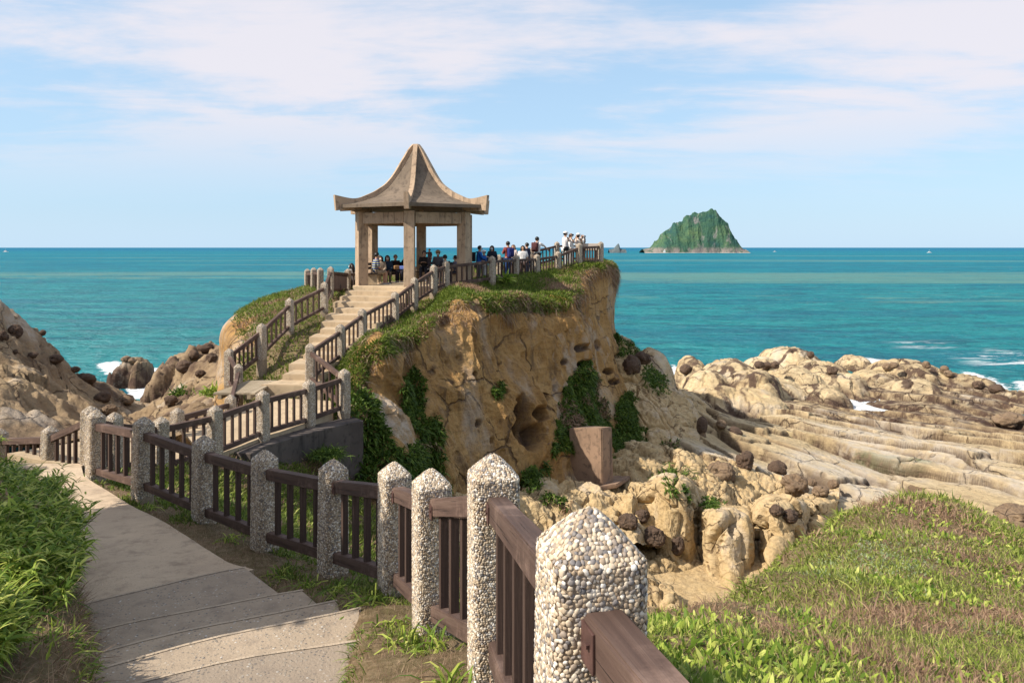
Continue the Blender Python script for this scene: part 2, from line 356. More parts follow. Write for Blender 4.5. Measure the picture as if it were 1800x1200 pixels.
def mat_leaf(name, stops, dry=None, dryamt=0.5, patch=0.6, transl=0.3, dead=None):
    s = NT(name); ri = s.n('ShaderNodeNewGeometry').outputs['Random Per Island']
    c = s.ramp(ri, stops)
    if dry:
        n = s.noise(patch, 5, 0.6, None, 0.3); k = s.mr(n, 0.62-0.3*dryamt, 0.78-0.3*dryamt)
        ri2 = s.n('ShaderNodeMath', operation='FRACT'); s.l(s.ma('MULTIPLY', ri, 7.31), ri2.inputs[0])
        k2 = s.ma('GREATER_THAN', s.ma('ADD', k, -0.02), ri2.outputs[0])
        ri3 = s.n('ShaderNodeMath', operation='FRACT'); s.l(s.ma('MULTIPLY', ri, 23.7), ri3.inputs[0])
        dc = s.ramp(ri3.outputs[0], [(0, dry[0]), (1, dry[1])]); c = s.mix(k2, c, dc)
    s.fin(c, 0.55, None, 0.25)
    t = s.n('ShaderNodeBsdfTranslucent'); s.l(c, t.inputs[0]); mx = s.n('ShaderNodeMixShader'); mx.inputs[0].default_value = transl
    s.l(s.b.outputs[0], mx.inputs[1]); s.l(t.outputs[0], mx.inputs[2]); s.l(mx.outputs[0], s.out.inputs[0]); return s.m
GRN = [(0, (0.07, 0.11, 0.015)), (0.35, (0.16, 0.21, 0.03)), (0.7, (0.28, 0.33, 0.065)), (1.0, (0.44, 0.45, 0.13))]
DRY = ((0.22, 0.13, 0.085), (0.42, 0.29, 0.18))
M['grass'] = mat_leaf('hill_grass', GRN, DRY, 0.55, 0.55)
M['cliffgrass'] = mat_leaf('cliff_grass', [(0, (0.06, 0.10, 0.014)), (0.5, (0.13, 0.19, 0.026)), (1.0, (0.27, 0.32, 0.06))], DRY, 0.45, 0.45)
M['ivy'] = mat_leaf('ledge_plants', [(0, (0.03, 0.065, 0.008)), (0.6, (0.08, 0.14, 0.018)), (1.0, (0.18, 0.25, 0.04))], DRY, 0.25, 0.5)
M['bamboo'] = mat_leaf('bamboo_leaf', [(0, (0.07, 0.13, 0.015)), (0.4, (0.18, 0.28, 0.035)), (0.7, (0.36, 0.45, 0.07)), (1.0, (0.60, 0.62, 0.17))], DRY, 0.15, 0.9, 0.35)
M['drygrass'] = mat_leaf('dry_grass', [(0, (0.16, 0.095, 0.065)), (0.5, (0.30, 0.20, 0.13)), (1.0, (0.48, 0.36, 0.23))], None)
M['pale'] = mat_leaf('pale_leaf', [(0, (0.16, 0.22, 0.09)), (1.0, (0.42, 0.48, 0.28))], None)
s = NT('hill_soil'); n = s.noise(1.5, 7, 0.65); n2 = s.noise(14, 5)
M['soil'] = s.fin(s.mix(s.mr(n2, 0.4, 0.7, 0, 0.5), s.ramp(n, [(0.3, (0.16, 0.10, 0.06)), (0.5, (0.12, 0.095, 0.045)), (0.7, (0.24, 0.165, 0.10))]), (0.30, 0.22, 0.14)), 0.95, s.bump(s.noise(22, 6, 0.7), 0.8, 0.03), 0.15)
# ---------------------------------------------------------------- terrain
def rbf_fit(pts, power=1.0, lam=0.02):
    pts = np.asarray(pts, float); xy = pts[:, :2]; n = len(pts)
    d = np.linalg.norm(xy[:, None]-xy[None], axis=2)**power
    A = np.zeros((n+3, n+3)); A[:n, :n] = d-lam*np.eye(n); A[:n, n] = 1; A[:n, n+1:] = xy; A[n, :n] = 1; A[n+1:, :n] = xy.T
    w = np.linalg.solve(A, np.concatenate([pts[:, 2], [0, 0, 0]]))
    def f(x, y):
        sh = x.shape; x = x.ravel(); y = y.ravel(); out = w[n]+w[n+1]*x+w[n+2]*y
        for k in range(n): out = out+w[k]*((x-xy[k, 0])**2+(y-xy[k, 1])**2+1e-9)**(power/2)
        return out.reshape(sh)
    return f
def smoothed(f, x, y, nx=260, ny=240, blur=2, warp=False):
    # evaluate on a coarse grid, blur off the cusps, interpolate back (the grid is regular in index space)
    n, m = x.shape; ii = np.linspace(0, n-1, ny).round().astype(int); jj = np.linspace(0, m-1, nx).round().astype(int)
    z = f(x[np.ix_(ii, jj)], y[np.ix_(ii, jj)])
    for _ in range(blur):
        q = np.pad(z, 1, mode='edge'); z = (q[:-2, 1:-1]+2*q[1:-1, 1:-1]+q[2:, 1:-1])/4; q = np.pad(z, 1, mode='edge'); z = (q[1:-1, :-2]+2*q[1:-1, 1:-1]+q[1:-1, 2:])/4
    t = np.arange(n); k = np.clip(np.searchsorted(ii, t, 'right')-1, 0, ny-2); a = ((t-ii[k])/(ii[k+1]-ii[k]))[:, None]; z = z[k]*(1-a)+z[k+1]*a
    t = np.arange(m); k = np.clip(np.searchsorted(jj, t, 'right')-1, 0, nx-2); a = ((t-jj[k])/(jj[k+1]-jj[k]))[None]; return z[:, k]*(1-a)+z[:, k+1]*a
def persp_grid(t0, t1, nt_, y0, y1, ny):
    Y = y0*(y1/y0)**np.linspace(0, 1, ny); t = np.linspace(t0, t1, nt_); return t[None, :]*Y[:, None], np.repeat(Y[:, None], nt_, 1)
def gradn(P):
    a = np.gradient(P, axis=0); b = np.gradient(P, axis=1); n = np.cross(b, a); l = np.linalg.norm(n, axis=2)[..., None]; n = n/(l+1e-12)
    return n

# ---- the seaward shore, gully and splash pool on the right
shore_pts = Wa([(600,960,17),(760,940,19),(850,960,20.5),(950,900,21.5),(1000,900,23),(1060,862,25.5),(1110,800,29),(1150,780,31),
 (1120,830,26.5),(1200,822,27.5),(1300,826,29.5),(1400,832,31.5),(1500,850,31.5),(1600,870,30),(1800,885,28),(1950,900,27),
 (1130,872,24.6),(1180,870,24.9),(1250,878,25.6),(1330,882,26.4),(1400,886,27.2),(1450,888,27.8),
 (1130,960,22.4),(1200,955,23.3),(1270,945,24.2),(1330,935,25.2),(1390,925,26.4),
 (1130,1040,20),(1200,1030,20.3),(1260,1010,21),(1330,970,22.6),(1400,960,23.5),(1500,930,25),(1130,1110,17.5),(1200,1080,18.5),(1300,1050,19.5),(1000,1100,17.5),(900,1100,17),(1500,1000,21),
 (1650,850,31.5),(1500,800,35.5),(1650,800,34.5),(1800,800,34.5),(1950,800,35),(1300,790,33.5),(1400,790,34.5),
 (1250,752,38),(1350,752,40),(1450,770,39),(1550,770,39.5),(1700,760,42),(1850,760,43),(2000,760,44),
 (1230,735,45),(1300,742,46),(1380,730,44),(1500,742,45),(1600,735,47),(1700,730,48),(1850,735,48),(2000,740,48),
 (1250,705,50),(1330,700,49),(1420,705,50),(1640,708,50),(1720,705,51),(1800,705,51.5),(1950,715,50),
 (1330,670,57),(1420,670,58),(1520,668,60),(1600,675,58),(1700,685,56),(1800,700,53.5),
 (1150,700,36),(1200,700,39),(1220,680,46)])
extra = [[x, y, z] for (x, y, z) in [(18.5,52.5,-0.7),(20.0,52.3,-0.7),(22.0,52.2,-0.6),(23.3,51.6,-.6)]]
extra += [list(a) for a in [(9,72,-1.5),(14,76,-1.5),(20,78,-1.5),(27,76,-2),(34,69,-2.2),(40,63,-2.2),(48,58,-2),(60,54,-2),(5,60,-0.5),(2,60,-1.5),(10,95,-4),(30,95,-5),(60,80,-4),(70,50,0.3),(60,38,1),(0,95,-4)]]
f_shore = rbf_fit(np.concatenate([shore_pts, np.array(extra)]), 1.0)
X, Y = persp_grid(-0.28, 0.86, 880, 15.5, 96, 800)
Z = smoothed(f_shore, X, Y, blur=3)
px, py = PX(np.stack([X, Y, Z], -1))
p0 = np.stack([X, Y, X*0], -1)
wx = fbm(p0*0.25, 3)*1.1; wy = fbm(p0*0.25+50, 3)*1.1
# layered ledges: beds strike to the right and towards the viewer
flat = sst(27, 31, Y)*(1-sst(56, 66, Y))
ang = R(-58); q = (X+wx*.6)*math.sin(ang)*-1+(Y+wy*.8)*math.cos(ang)      # distance across the beds
u_al = X*math.cos(ang)+Y*math.sin(ang)+wx*0.8
bed = q/2.7+0.22*fbm(p0*0.08, 2)+0.035*fbm(p0*0.7, 2); bk = np.floor(bed); fr = bed-bk
def rnd(k, m): return (_perm[(k.astype(np.int64)*7+m*13) & 255])/255.
blen = 3.0+4.0*rnd(bk, 1); cr_ = u_al/blen+5*rnd(bk, 2)+0.10*fbm(p0*0.8+20, 2); ck = np.floor(cr_); cf = cr_-ck
big_line = (rnd(bk, 5) > 0.62)
e_bed = np.minimum(fr, 1-fr)*2.7; e_cr = np.minimum(cf, 1-cf)*blen; rb = _perm[(bk.astype(np.int64)*31+ck.astype(np.int64)*17) & 255]/255.
edge = np.minimum(e_bed, e_cr*1.3+0.03*rb)
slab_h = 0.34*(rb-.5)+0.22*(1-fr)*sst(0, .03, fr)+0.10*np.floor(2.99*(1-fr))/3*1.0+0.12*(cf-.5)*(rb-.5)*2-(0.30+0.25*big_line)*np.exp(-(e_bed/(0.06+0.09*big_line))**2)-0.22*np.exp(-(e_cr/0.055)**2)
big = sst(-.2, .5, fbm(p0*0.09+4, 2)+0.15)
Z = Z+flat*(slab_h+0.03*fbm(p0*0.5, 2))
pitmask = sst(0.1, 0.5, fbm(p0*0.5+8, 2)); fp, _, _ = worley(np.stack([X*2.2, Y*3.2, X*0], -1), 2)
Z -= flat*pitmask*0.05*sst(0.32, 0.2, fp)
# domes
domes = [(1150,613,36,42.5,4.2),(1218,631,27,57,3),(1285,634,56,54,3.5),(1245,652,46,51,3),(1325,655,52,50,3),(1391,612,50,64,4),(1345,632,36,60,3),(1440,638,58,60,3.5),
 (1508,626,30,66,2.5),(1470,655,56,56,3),(1600,636,62,60,4.2),(1545,655,46,58,3),(1655,650,50,59,3),(1703,662,52,58,3.4),(1748,684,44,55.5,3),(1445,677,42,52,2.6),
 (1365,667,52,53,3),(1405,650,45,56,3),(1610,668,52,54.5,3),(1665,690,52,53,3),(1720,700,48,51.5,2.6),(1800,690,34,52,3),(1260,680,54,48.5,3),(1330,690,50,47,2.4),(1575,735,42,45.5,1.6),
 (1480,730,60,45,1.4),(1530,728,40,46.5,1.4),(1700,742,60,44.5,1.6),(1640,730,40,47,1.4),(1400,706,30,49,2),(1790,735,60,46,1.8),(1860,690,60,52,3),(1930,700,60,50,3)]
dmask = X*0; rim_ = X*0
for (dx, dy, hw, dY, dd) in domes:
    cx, cy, cz = W(dx, dy, dY); a = hw/F*dY*1.15
    wob = 1+0.22*fbm(p0*0.45+dx, 3)
    uu = (X-cx); vv = (Y-cy-dd*0.15); ca, sa = math.cos(0.5), math.sin(0.5)
    r = np.sqrt((uu/a)**2+(vv/dd)**2)/wob
    base = -0.6; h = base+(cz-base)*np.sqrt(np.clip(1-np.clip(r, 0, 1)**2.6, 0, 1))
    h = np.where(r < 1, h, -9)
    k = 0.25; mx = np.maximum(Z, h); soft = mx+k*np.exp(-np.abs(Z-h)/k)*0.3*(r < 1)
    top_ = (h > Z) & (r < 1); rim_ = np.where(top_, r, np.where(r < 1.12, np.maximum(rim_, 0.97*(r > 0.9)), rim_)); dmask = np.where(top_, 1, dmask); Z = np.where(r < 1.0, np.maximum(Z, h), Z)
p3 = np.stack([X, Y, Z], -1)
Z += dmask*(0.14*fbm(p3*0.45, 3)-0.07*sst(0.75, 0.98, ridged(p3*np.array([0.35, 0.8, 0.5]), 2)))
f1, f2, _ = worley(p3*0.32+fbm(p3*0.3, 2)[..., None]*0.5); Z -= dmask*0.22*np.exp(-((f2-f1)/0.03)**2)
# eroded honeycomb gully between cliff and grass
gul = sst(31, 28, Y)*sst(0.10, 0.17, X/Y)*sst(17, 19, Y)*sst(0.43, 0.36, X/Y)
slab = inpoly(px, py, [(1210,1090),(1130,1010),(1210,1000),(1330,955),(1390,960),(1330,1040)])*sst(24, 22.5, Y)
gul = gul*(1-slab*0.95)
v_ = 1.5*fbm(p0*0.16+7, 3)+0.55*fbm(p0*0.6+3, 2)+0.20*ridged(p0*0.6+fbm(p0*0.5, 2)[..., None]*0.4, 2); kk = np.floor(v_/0.75); ff = v_/0.75-kk
ter = (kk+sst(0.0, 0.22, ff)+0.12*ff)*0.75
f1, f2, cid = worley(p3*np.array([0.28, 0.28, 0.2])+fbm(p3*0.3, 3)[..., None]*0.7)
blk = ((cid % 23)/23.-0.35)
wq = p0[..., :2]+np.stack([fbm(p0*0.8, 2), fbm(p0*0.8+9, 2)], -1)*0.25
b1, e1 = blocks(wq*np.array([0.50, 0.62]), 3); b2, e2 = blocks(wq*np.array([1.35, 1.6]), 11); b3, e3 = blocks(wq*3.6, 29)
Z += gul*(0.16*ter+0.30*b1*sst(0, .05, e1)-0.22*np.exp(-(e1/0.035)**2)+0.20*b2-0.14*np.exp(-(e2/0.04)**2)+0.07*b3+0.03*fbm(p3*3, 3)-0.1)
Z += dmask*(0.14*blocks(wq*0.33, 5)[0]+0.03*b2)*sst(40, 44, Y)
f1b, f2b, _ = worley(p3*1.9+fbm(p3*1.2, 2)[..., None]*0.5)
tm = sst(-0.1, 0.4, fbm(p0*0.35+31, 2)); Z -= gul*tm*0.26*sst(0.40, 0.30, f1b)
Z += gul*0.05*ridged(p3*3, 2)
# dark wet channel under the ledge
ch = np.minimum(np.abs(q-(34.4+0.6*fbm(p0*0.3, 2)))*1.0, 9)
chm = np.exp(-(ch/0.5)**2)*sst(12, 14, X)*sst(40, 34, X); Z -= chm*0.7
P = np.stack([X, Y, Z], -1)
wet_c = dmask*np.exp(-(blocks(wq*0.33, 5)[1]/0.03)**2)
n = gradn(P); dsp = (0.02+0.05*gul)*fbm(P*1.9, 4, 0.5)+0.014*fbm(P*9, 2)
flutes = gul*0.05*ridged(P*np.array([1.3, 1.3, 0.3]), 3); P = P+n*(dsp*np.where(Y > 60, .6, 1)+flutes)[..., None]
px, py = PX(P)
wet = sst(1.1, 0.25, P[..., 2]+0.5*fbm(p0*0.7, 3))*sst(38, 43, Y)*1.0; wet = np.maximum(wet, chm*1.2)
wet = np.maximum(wet, (1-dmask)*flat*0.95*np.maximum(np.exp(-(e_bed/(0.10+0.14*big_line))**2), np.exp(-(e_cr/0.075)**2))); wet = np.maximum(wet, sst(0.80, 0.97, rim_)*sst(42, 45, Y)*0.95); wet = np.maximum(wet, wet_c)  # slab joints: shade under the ledges painted in along with wet cracks
pale = sst(0.0, 0.5, fbm(p0*0.13+12, 3)+0.35*sst(38, 30, Y))*sst(27, 30, Y)*(1-dmask)*0.9; pale = np.maximum(pale, dmask*sst(.25, .6, fbm(p3*0.5, 3))*0.6)
moss = sst(0.2, 0.5, fbm(p0*0.25+70, 3))*np.exp(-(ch/1.6)**2)*flat
N_, M_ = X.shape
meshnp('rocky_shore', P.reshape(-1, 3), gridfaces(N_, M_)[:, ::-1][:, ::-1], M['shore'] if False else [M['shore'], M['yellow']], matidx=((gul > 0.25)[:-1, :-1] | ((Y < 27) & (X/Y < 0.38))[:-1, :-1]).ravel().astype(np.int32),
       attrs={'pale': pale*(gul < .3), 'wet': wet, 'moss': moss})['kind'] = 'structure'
SH = (f_shore,)
SHORE_P = P

# ---- left ravine and its rock slope
left_pts = Wa([(-250,380,32),(-120,440,31),(0,512,30),(25,545,30.5),(50,549,31),(75,568,33),(100,600,34.5),(125,638,36),(165,660,38),(190,690,40),(215,705,40.5),(240,742,37.5),(262,752,34),
 (0,600,27),(60,620,28.5),(120,690,31),(0,650,25),(80,690,25),(60,740,21),(150,740,29),(200,760,26.5),(-100,560,26),(-200,560,24),(-150,650,20),(0,740,19),(120,800,17),(200,800,19),(-100,760,16),(300,800,19),
 (210,740,31),(245,770,25),(270,750,29),
 (300,640,52),(330,632,50),(350,612,46),(375,610,41),(310,690,43),(340,690,36),(285,722,36),(320,720,32),(370,690,31),(380,740,25),(330,760,24.5),(380,650,34),(430,640,31),(440,700,24),(400,760,21),(480,700,22)])
lx = [[x, y, z] for x, y, z in [(-30,52,-2),(-24,48,-1.5),(-22,60,-3),(-34,44,-2),(-26,43,-.5),(-40,42,-1),(-26.5,54,-1.5),(-30,46,-1),(-25,50,-1.0),(-20,42,0.2),(-22,75,-4),(-40,60,-4),(-14,62,-2),(-10,66,-3),(-60,50,-3),(-12,52,1),(-14,44,3),(-21.5,45.5,.4),
 (-28.5,58,-1),(-24.5,55,-1),(-23,46,-1.2),(-21.5,43,-1),(-25.5,51,-1.5),(-27,55,-1.5),(-22.6,45,-1.2),(-28.2,42,.9),(-24,40,1.7),(-5,60,-2)]]
f_left = rbf_fit(np.concatenate([left_pts, np.array(lx)]), 1.0)
X, Y = persp_grid(-1.15, -0.345, 420, 14.5, 80, 400)
Z = smoothed(f_left, X, Y, 200, 160, blur=3)-2.2*sst(-0.45, -0.37, X/Y)*sst(22, 17, Y)-0.95*sst(25, 30, Y)*sst(-0.54, -0.60, X/Y)*sst(42, 38, Y)
for (dx, dy, hw, dY, dd) in [(231,637,27,60,2.2),(250,646,15,59,1.6),(212,650,16,59,1.6),(308,634,32,52,4),(346,622,24,46,3)]:
    if Y.min() < 15: pass
    cx, cy, cz = W(dx, dy+4, dY); a = hw/F*dY; p0 = np.stack([X, Y, X*0], -1); r = np.sqrt(((X-cx)/a)**2+((Y-cy)/dd)**2)/(1+0.3*fbm(p0*0.5+dx, 3))
    h = -0.6+(cz+0.6)*np.sqrt(np.clip(1-np.clip(r, 0, 1)**3, 0, 1)); Z = np.where(r < 1, np.maximum(Z, h), Z)
p0 = np.stack([X, Y, X*0], -1); p3 = np.stack([X, Y, Z], -1)
f1, f2, _ = worley(p3*0.33+fbm(p3*0.3, 2)[..., None]*0.6); Z += sst(-0.40, -0.36, X/Y)*sst(30, 36, Y)*sst(54, 46, Y)*(0.5*fbm(p3*0.55, 4)-0.3*np.exp(-((f2-f1)/0.05)**2)+0.9*blocks(p0[..., :2]*0.30+0.1*fbm(p0*.6, 2)[..., None], 8)[0]+0.4*blocks(p0[..., :2]*0.9, 18)[0])
Z += 0.16*blocks(p0[..., :2]*np.array([0.5, .8])+0.2*fbm(p0*.6, 2)[..., None], 28)[0]*sst(17, 20, Y)
Z += 0.15*ridged(np.stack([X*0.35-Y*.3, Y*0.9+X*.5, Z*0.9], -1), 3)*sst(17, 20, Y)-0.12*sst(0.35, 0.15, worley(p3*0.7)[0])*sst(17, 20, Y)
Z += 0.42*fbm(p3*0.22, 3)*sst(15, 22, Y)+0.10*ridged(p3*np.array([.4, .9, .6]), 2)*sst(15, 18, Y)
ang = R(35); q = X*math.sin(ang)+Y*math.cos(ang)+Z*0.6; bd = q/1.3+0.5*fbm(p3*0.2, 3); fr = bd-np.floor(bd); Z += 0.20*fr**2-0.12*np.exp(-((fr-.03)/.06)**2)
rt = sst(-0.36, -0.31, X/Y); f1, f2, _ = worley(p3*0.6+fbm(p3*0.5, 2)[..., None]*0.4); Z += rt*(0.5*sst(0.6, 0.0, f1)-0.3*np.exp(-((f2-f1)/0.07)**2))
P = np.stack([X, Y, Z], -1); n = gradn(P); P = P+n*(0.07*fbm(P*1.1, 4, .5)+0.02*ridged(P*3, 2))[..., None]
wet = sst(2.3, 1.0, P[..., 2]+0.5*fbm(p0*0.8, 3))*sst(34, 38, Y); wet = np.maximum(wet, 0.85*sst(0.1, 0.5, fbm(p3*0.4+5, 3))*sst(8, 5, Z)); wet = np.maximum(wet, sst(-0.42, -0.38, X/Y)*sst(30, 36, Y)*0.8*sst(0, .4, fbm(p3*0.8, 3)))
pale = sst(0.15, 0.55, fbm(p3*np.array([.3, .3, .15])+22, 3))*0.6
meshnp('rocky_cove', P.reshape(-1, 3), gridfaces(*X.shape), M['left'], attrs={'pale': pale, 'wet': wet, 'moss': X*0})['kind'] = 'structure'
LEFT_P = P

# ---- the sandstone headland that carries the pavilion: columns of (px,py,Y), from the spine over the rim to the foot
cols = [
 [(500,740,17.2),(540,745,17.4),(560,750,17.4),(575,765,17.3),(590,790,17.2),(600,830,17),(600,880,16.8),(600,960,16.6)],
 [(500,700,18.4),(560,708,18.5),(590,716,18.2),(612,728,18.0),(628,760,17.8),(650,810,17.6),(670,860,17.2),(690,960,16.6)],
 [(540,657,20),(598,632,20.7),(612,640,20.2),(622,652,19.7),(628,690,19.3),(665,745,18.7),(700,810,18.2),(730,960,17.4)],
 [(575,610,22),(643,597,22.4),(656,606,21.6),(670,622,20.7),(690,665,20.3),(715,730,20.0),(745,800,19.6),(770,960,18.6)],
 [(620,570,24.3),(700,561,24.9),(722,566,23.8),(742,590,22.5),(755,640,22.0),(775,700,21.5),(790,790,21),(805,960,20)],
 [(655,530,26.3),(738,531,26.4),(765,528,25.4),(790,545,24.0),(805,610,23.4),(825,690,22.8),(845,790,22.1),(860,960,21)],
 [(700,510,28.3),(768,506,28.1),(805,504,27.0),(838,540,25.2),(855,600,24.6),(873,690,23.9),(890,790,23.1),(900,960,21.8)],
 [(760,503,30),(800,497,29.4),(842,505,28.1),(882,546,26.4),(898,600,25.8),(918,690,25.1),(938,790,24.2),(955,960,22.6)],
 [(840,492,32),(862,488,30.1),(895,506,29.0),(935,545,27.6),(948,600,27.0),(962,690,26.2),(980,790,25.2),(1000,960,23.2)],
 [(890,487,33.5),(912,484,31.6),(952,498,30.6),(982,542,29.2),(992,600,28.6),(1002,680,27.8),(1012,775,26.6),(1040,940,24)],
 [(950,480,35),(978,475,33.5),(995,482,33.0),(1010,512,32.2),(1016,570,31.6),(1028,640,30.8),(1052,740,29.2),(1085,900,26.5)],
 [(990,472,36),(1018,465,34.1),(1036,467,34.0),(1052,482,33.8),(1050,560,33.2),(1062,640,32.4),(1090,740,31),(1130,880,28)],
 [(1008,466,37),(1048,461,35.3),(1064,463,35.1),(1070,476,34.9),(1066,560,34.8),(1088,620,34.4),(1125,720,33),(1165,860,30)],
 [(1010,463,38.5),(1045,458,38),(1062,460,38.5),(1074,476,38.9),(1068,560,39),(1082,620,38.6),(1125,700,37.5),(1175,820,35)],
 [(960,468,39),(985,462,42),(1000,464,43.5),(1008,478,44.5),(1006,540,45.5),(1020,590,46.5),(1045,640,47.5),(1080,700,47.5)],
 [(850,486,36),(850,470,41),(850,473,42.5),(850,482,44),(850,520,46),(850,560,48),(850,610,50),(850,670,51)],
 [(722,505,31.5),(670,482,36),(655,486,38),(645,496,40),(635,540,42),(625,580,44),(610,630,46),(600,690,47)],
 [(665,518,29.4),(600,500,33),(570,508,34),(545,520,35),(525,560,36),(500,600,37.5),(480,650,38.5),(475,700,39)],
 [(640,525,28),(548,508,29.3),(505,512,29.6),(455,530,29.9),(405,572,29.5),(395,620,29.4),(388,680,29),(385,740,28.5)],
 [(590,560,25.6),(530,545,25.6),(480,545,25.8),(430,558,26.0),(392,580,26.0),(388,635,25.4),(375,690,24.8),(360,770,24)],
 [(560,595,23.2),(500,595,22.6),(462,600,22.8),(430,615,23.0),(398,628,23.2),(390,670,22.8),(378,715,22.4),(365,790,21.6)],
 [(510,655,20.2),(460,668,20.7),(435,672,20.8),(412,674,20.8),(392,685,20.6),(384,715,20.2),(370,760,19.8),(350,820,19)],
 [(470,695,18.6),(420,712,18.6),(402,716,18.6),(390,722,18.5),(375,740,18.3),(360,770,18),(345,800,17.6),(330,860,17)],
 [(440,740,16.6),(400,745,16.6),(380,750,16.6),(365,758,16.5),(350,775,16.3),(340,800,16),(330,830,15.8),(320,880,15.4)],
]
CT = np.array([[W(*p) for p in c] for c in cols]); CT[13:20, 0, 0] += 1.3; CT[13:20, 0, 2] -= 0.08; CT[20:23, 0, 0] += 0.4; CT[22:, :, 2] -= 0.8; CT[23:, :, 2] -= 1.4; CT[0, :3, 2] -= 0.9; CT[18:21, 2:, 0] += 0.2; CT[17, 2:, 0] += 0.2; CT[10:13, 2:, 0] -= 0.28
def cr_axis(A, t):      # Catmull-Rom along axis 0
    n = len(A); i = np.clip(np.floor(t).astype(int), 0, n-2); f = (t-i)
    sh = (-1,)+(1,)*(A.ndim-1); f = f.reshape(sh)
    p0 = A[np.maximum(i-1, 0)]; p1 = A[i]; p2 = A[i+1]; p3 = A[np.minimum(i+2, n-1)]
    return 0.5*((2*p1)+(-p0+p2)*f+(2*p0-5*p1+4*p2-p3)*f*f+(-p0+3*p1-3*p2+p3)*f**3)
# dense where the photograph sees the face (columns 0-13), coarser behind
tu = np.concatenate([np.linspace(0, 13, 900, endpoint=False), np.linspace(13, 23, 260)])
tv = np.concatenate([np.linspace(0, 2, 50, endpoint=False), np.linspace(2, 7, 460)])
G = cr_axis(CT, tu); G = np.swapaxes(cr_axis(np.swapaxes(G, 0, 1), tv), 0, 1)      # (u, v, 3)
TU, TV = np.meshgrid(tu, tv, indexing='ij')
n = gradn(G); sgn = np.sign((n*(G-np.array([-2.0, 30, 5.0]))).sum(-1).mean()); n = n*sgn
n[(n[..., 2] < -0.2)] *= 1.0
px, py = PX(G)
face = sst(2.2, 3.2, TV); front = sst(14, 13, TU)
D = 0.16*fbm(G*0.33, 3)*face+0.26*face*ridged(G*np.array([0.28, 0.28, 0.06])+3, 2)
D += 0.21*face*ridged(G*np.array([0.6, 0.6, 0.10])+fbm(G*0.3, 2)[..., None]*0.5, 3)        # flutes
D += 0.055*face*ridged(G*np.array([2.2, 2.2, 0.3]), 3)
D += 0.02*fbm(G*2.5, 3)*(0.4+face); D += 0.010*fbm(G*9, 3)*face
# strong buttress with the fluted grey band, right of centre
fl = inpoly(px, py, [(955,600),(1010,560),(1075,600),(1040,700),(1000,760),(960,740)]); 
D += 0.0*fl
# tafoni
f1, _, c1 = worley(G*np.array([1.1, 1.1, 1.1])+fbm(G*0.8, 2)[..., None]*0.4)
hm = sst(0.25, 0.5, fbm(G*0.35+40, 2)+0.3*fl); D -= 0.16*sst(0.24, 0.10, f1)*face*hm
f1, _, c1 = worley(G*np.array([2.3, 2.3, 1.8])+7); D -= 0.12*sst(0.22, 0.12, f1)*face*sst(0.1, 0.4, fbm(G*0.5+90, 2)+0.4*fl)
# the undercut just below the turf
D -= 0.25*np.exp(-((TV-3.25)/0.16)**2)*sst(-.3, .4, fbm(G*0.6+3, 3))
# caves, holes and hollows seen on the face (photo px, radius in px)
caves = X[:0].ravel()
cavem = np.zeros(px.shape)
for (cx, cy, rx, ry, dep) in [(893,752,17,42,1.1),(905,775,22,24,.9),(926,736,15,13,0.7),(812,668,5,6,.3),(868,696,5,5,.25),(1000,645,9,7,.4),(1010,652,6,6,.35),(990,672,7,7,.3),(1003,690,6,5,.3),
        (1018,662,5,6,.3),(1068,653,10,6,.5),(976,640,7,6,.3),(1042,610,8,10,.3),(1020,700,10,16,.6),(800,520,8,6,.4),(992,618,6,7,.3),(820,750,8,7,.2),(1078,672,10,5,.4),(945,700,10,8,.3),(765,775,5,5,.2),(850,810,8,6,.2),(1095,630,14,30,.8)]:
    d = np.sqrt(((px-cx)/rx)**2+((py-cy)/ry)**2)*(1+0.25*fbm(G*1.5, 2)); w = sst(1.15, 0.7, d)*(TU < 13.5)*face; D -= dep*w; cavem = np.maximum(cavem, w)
for (cx, cy, rx, ry, dep) in [(770,540,45,22,-.3),(880,545,45,20,.35),(985,520,28,35,.3),(875,620,22,70,-0.35),(1010,600,30,60,.35),(720,655,20,30,-.3),(650,660,35,40,.3),(720,690,16,60,-.5),(1040,680,25,45,-.6),(950,800,50,40,.3)]:
    d = np.sqrt(((px-cx)/rx)**2+((py-cy)/ry)**2); D += dep*np.exp(-d**2)*(TU < 13.5)
D *= sst(-0.2, 2.2, TU)*(1-0.55*sst(9.6, 11, TU)*(D > 0))*(1-0.5*sst(15, 17, TU))
G = G+n*D[..., None]
P = G; HEAD = G; HN = gradn(P)*sgn
pale = 0.5*sst(0.2, 0.6, fbm(G*np.array([.5, .5, .2])+9, 3)); pale = np.maximum(pale, 0.8*inpoly(px, py, [(640,715),(665,720),(730,790),(725,825),(690,800),(650,760)]))
pale = np.maximum(pale, 0.75*sst(15, 17, TU)*sst(-.5, .2, fbm(G*0.6, 3))); pale = np.maximum(pale, 0.55*fl*sst(-.1, .3, fbm(G*np.array([2, 2, .3]), 3)))
fg = gridfaces(*TU.shape)
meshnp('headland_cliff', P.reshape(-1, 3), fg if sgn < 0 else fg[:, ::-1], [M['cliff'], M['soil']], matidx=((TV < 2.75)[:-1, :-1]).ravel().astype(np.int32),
       attrs={'pale': pale, 'wet': cavem*0.95, 'moss': TU*0})['kind'] = 'structure'  # carved hollows are coloured darker than the open face

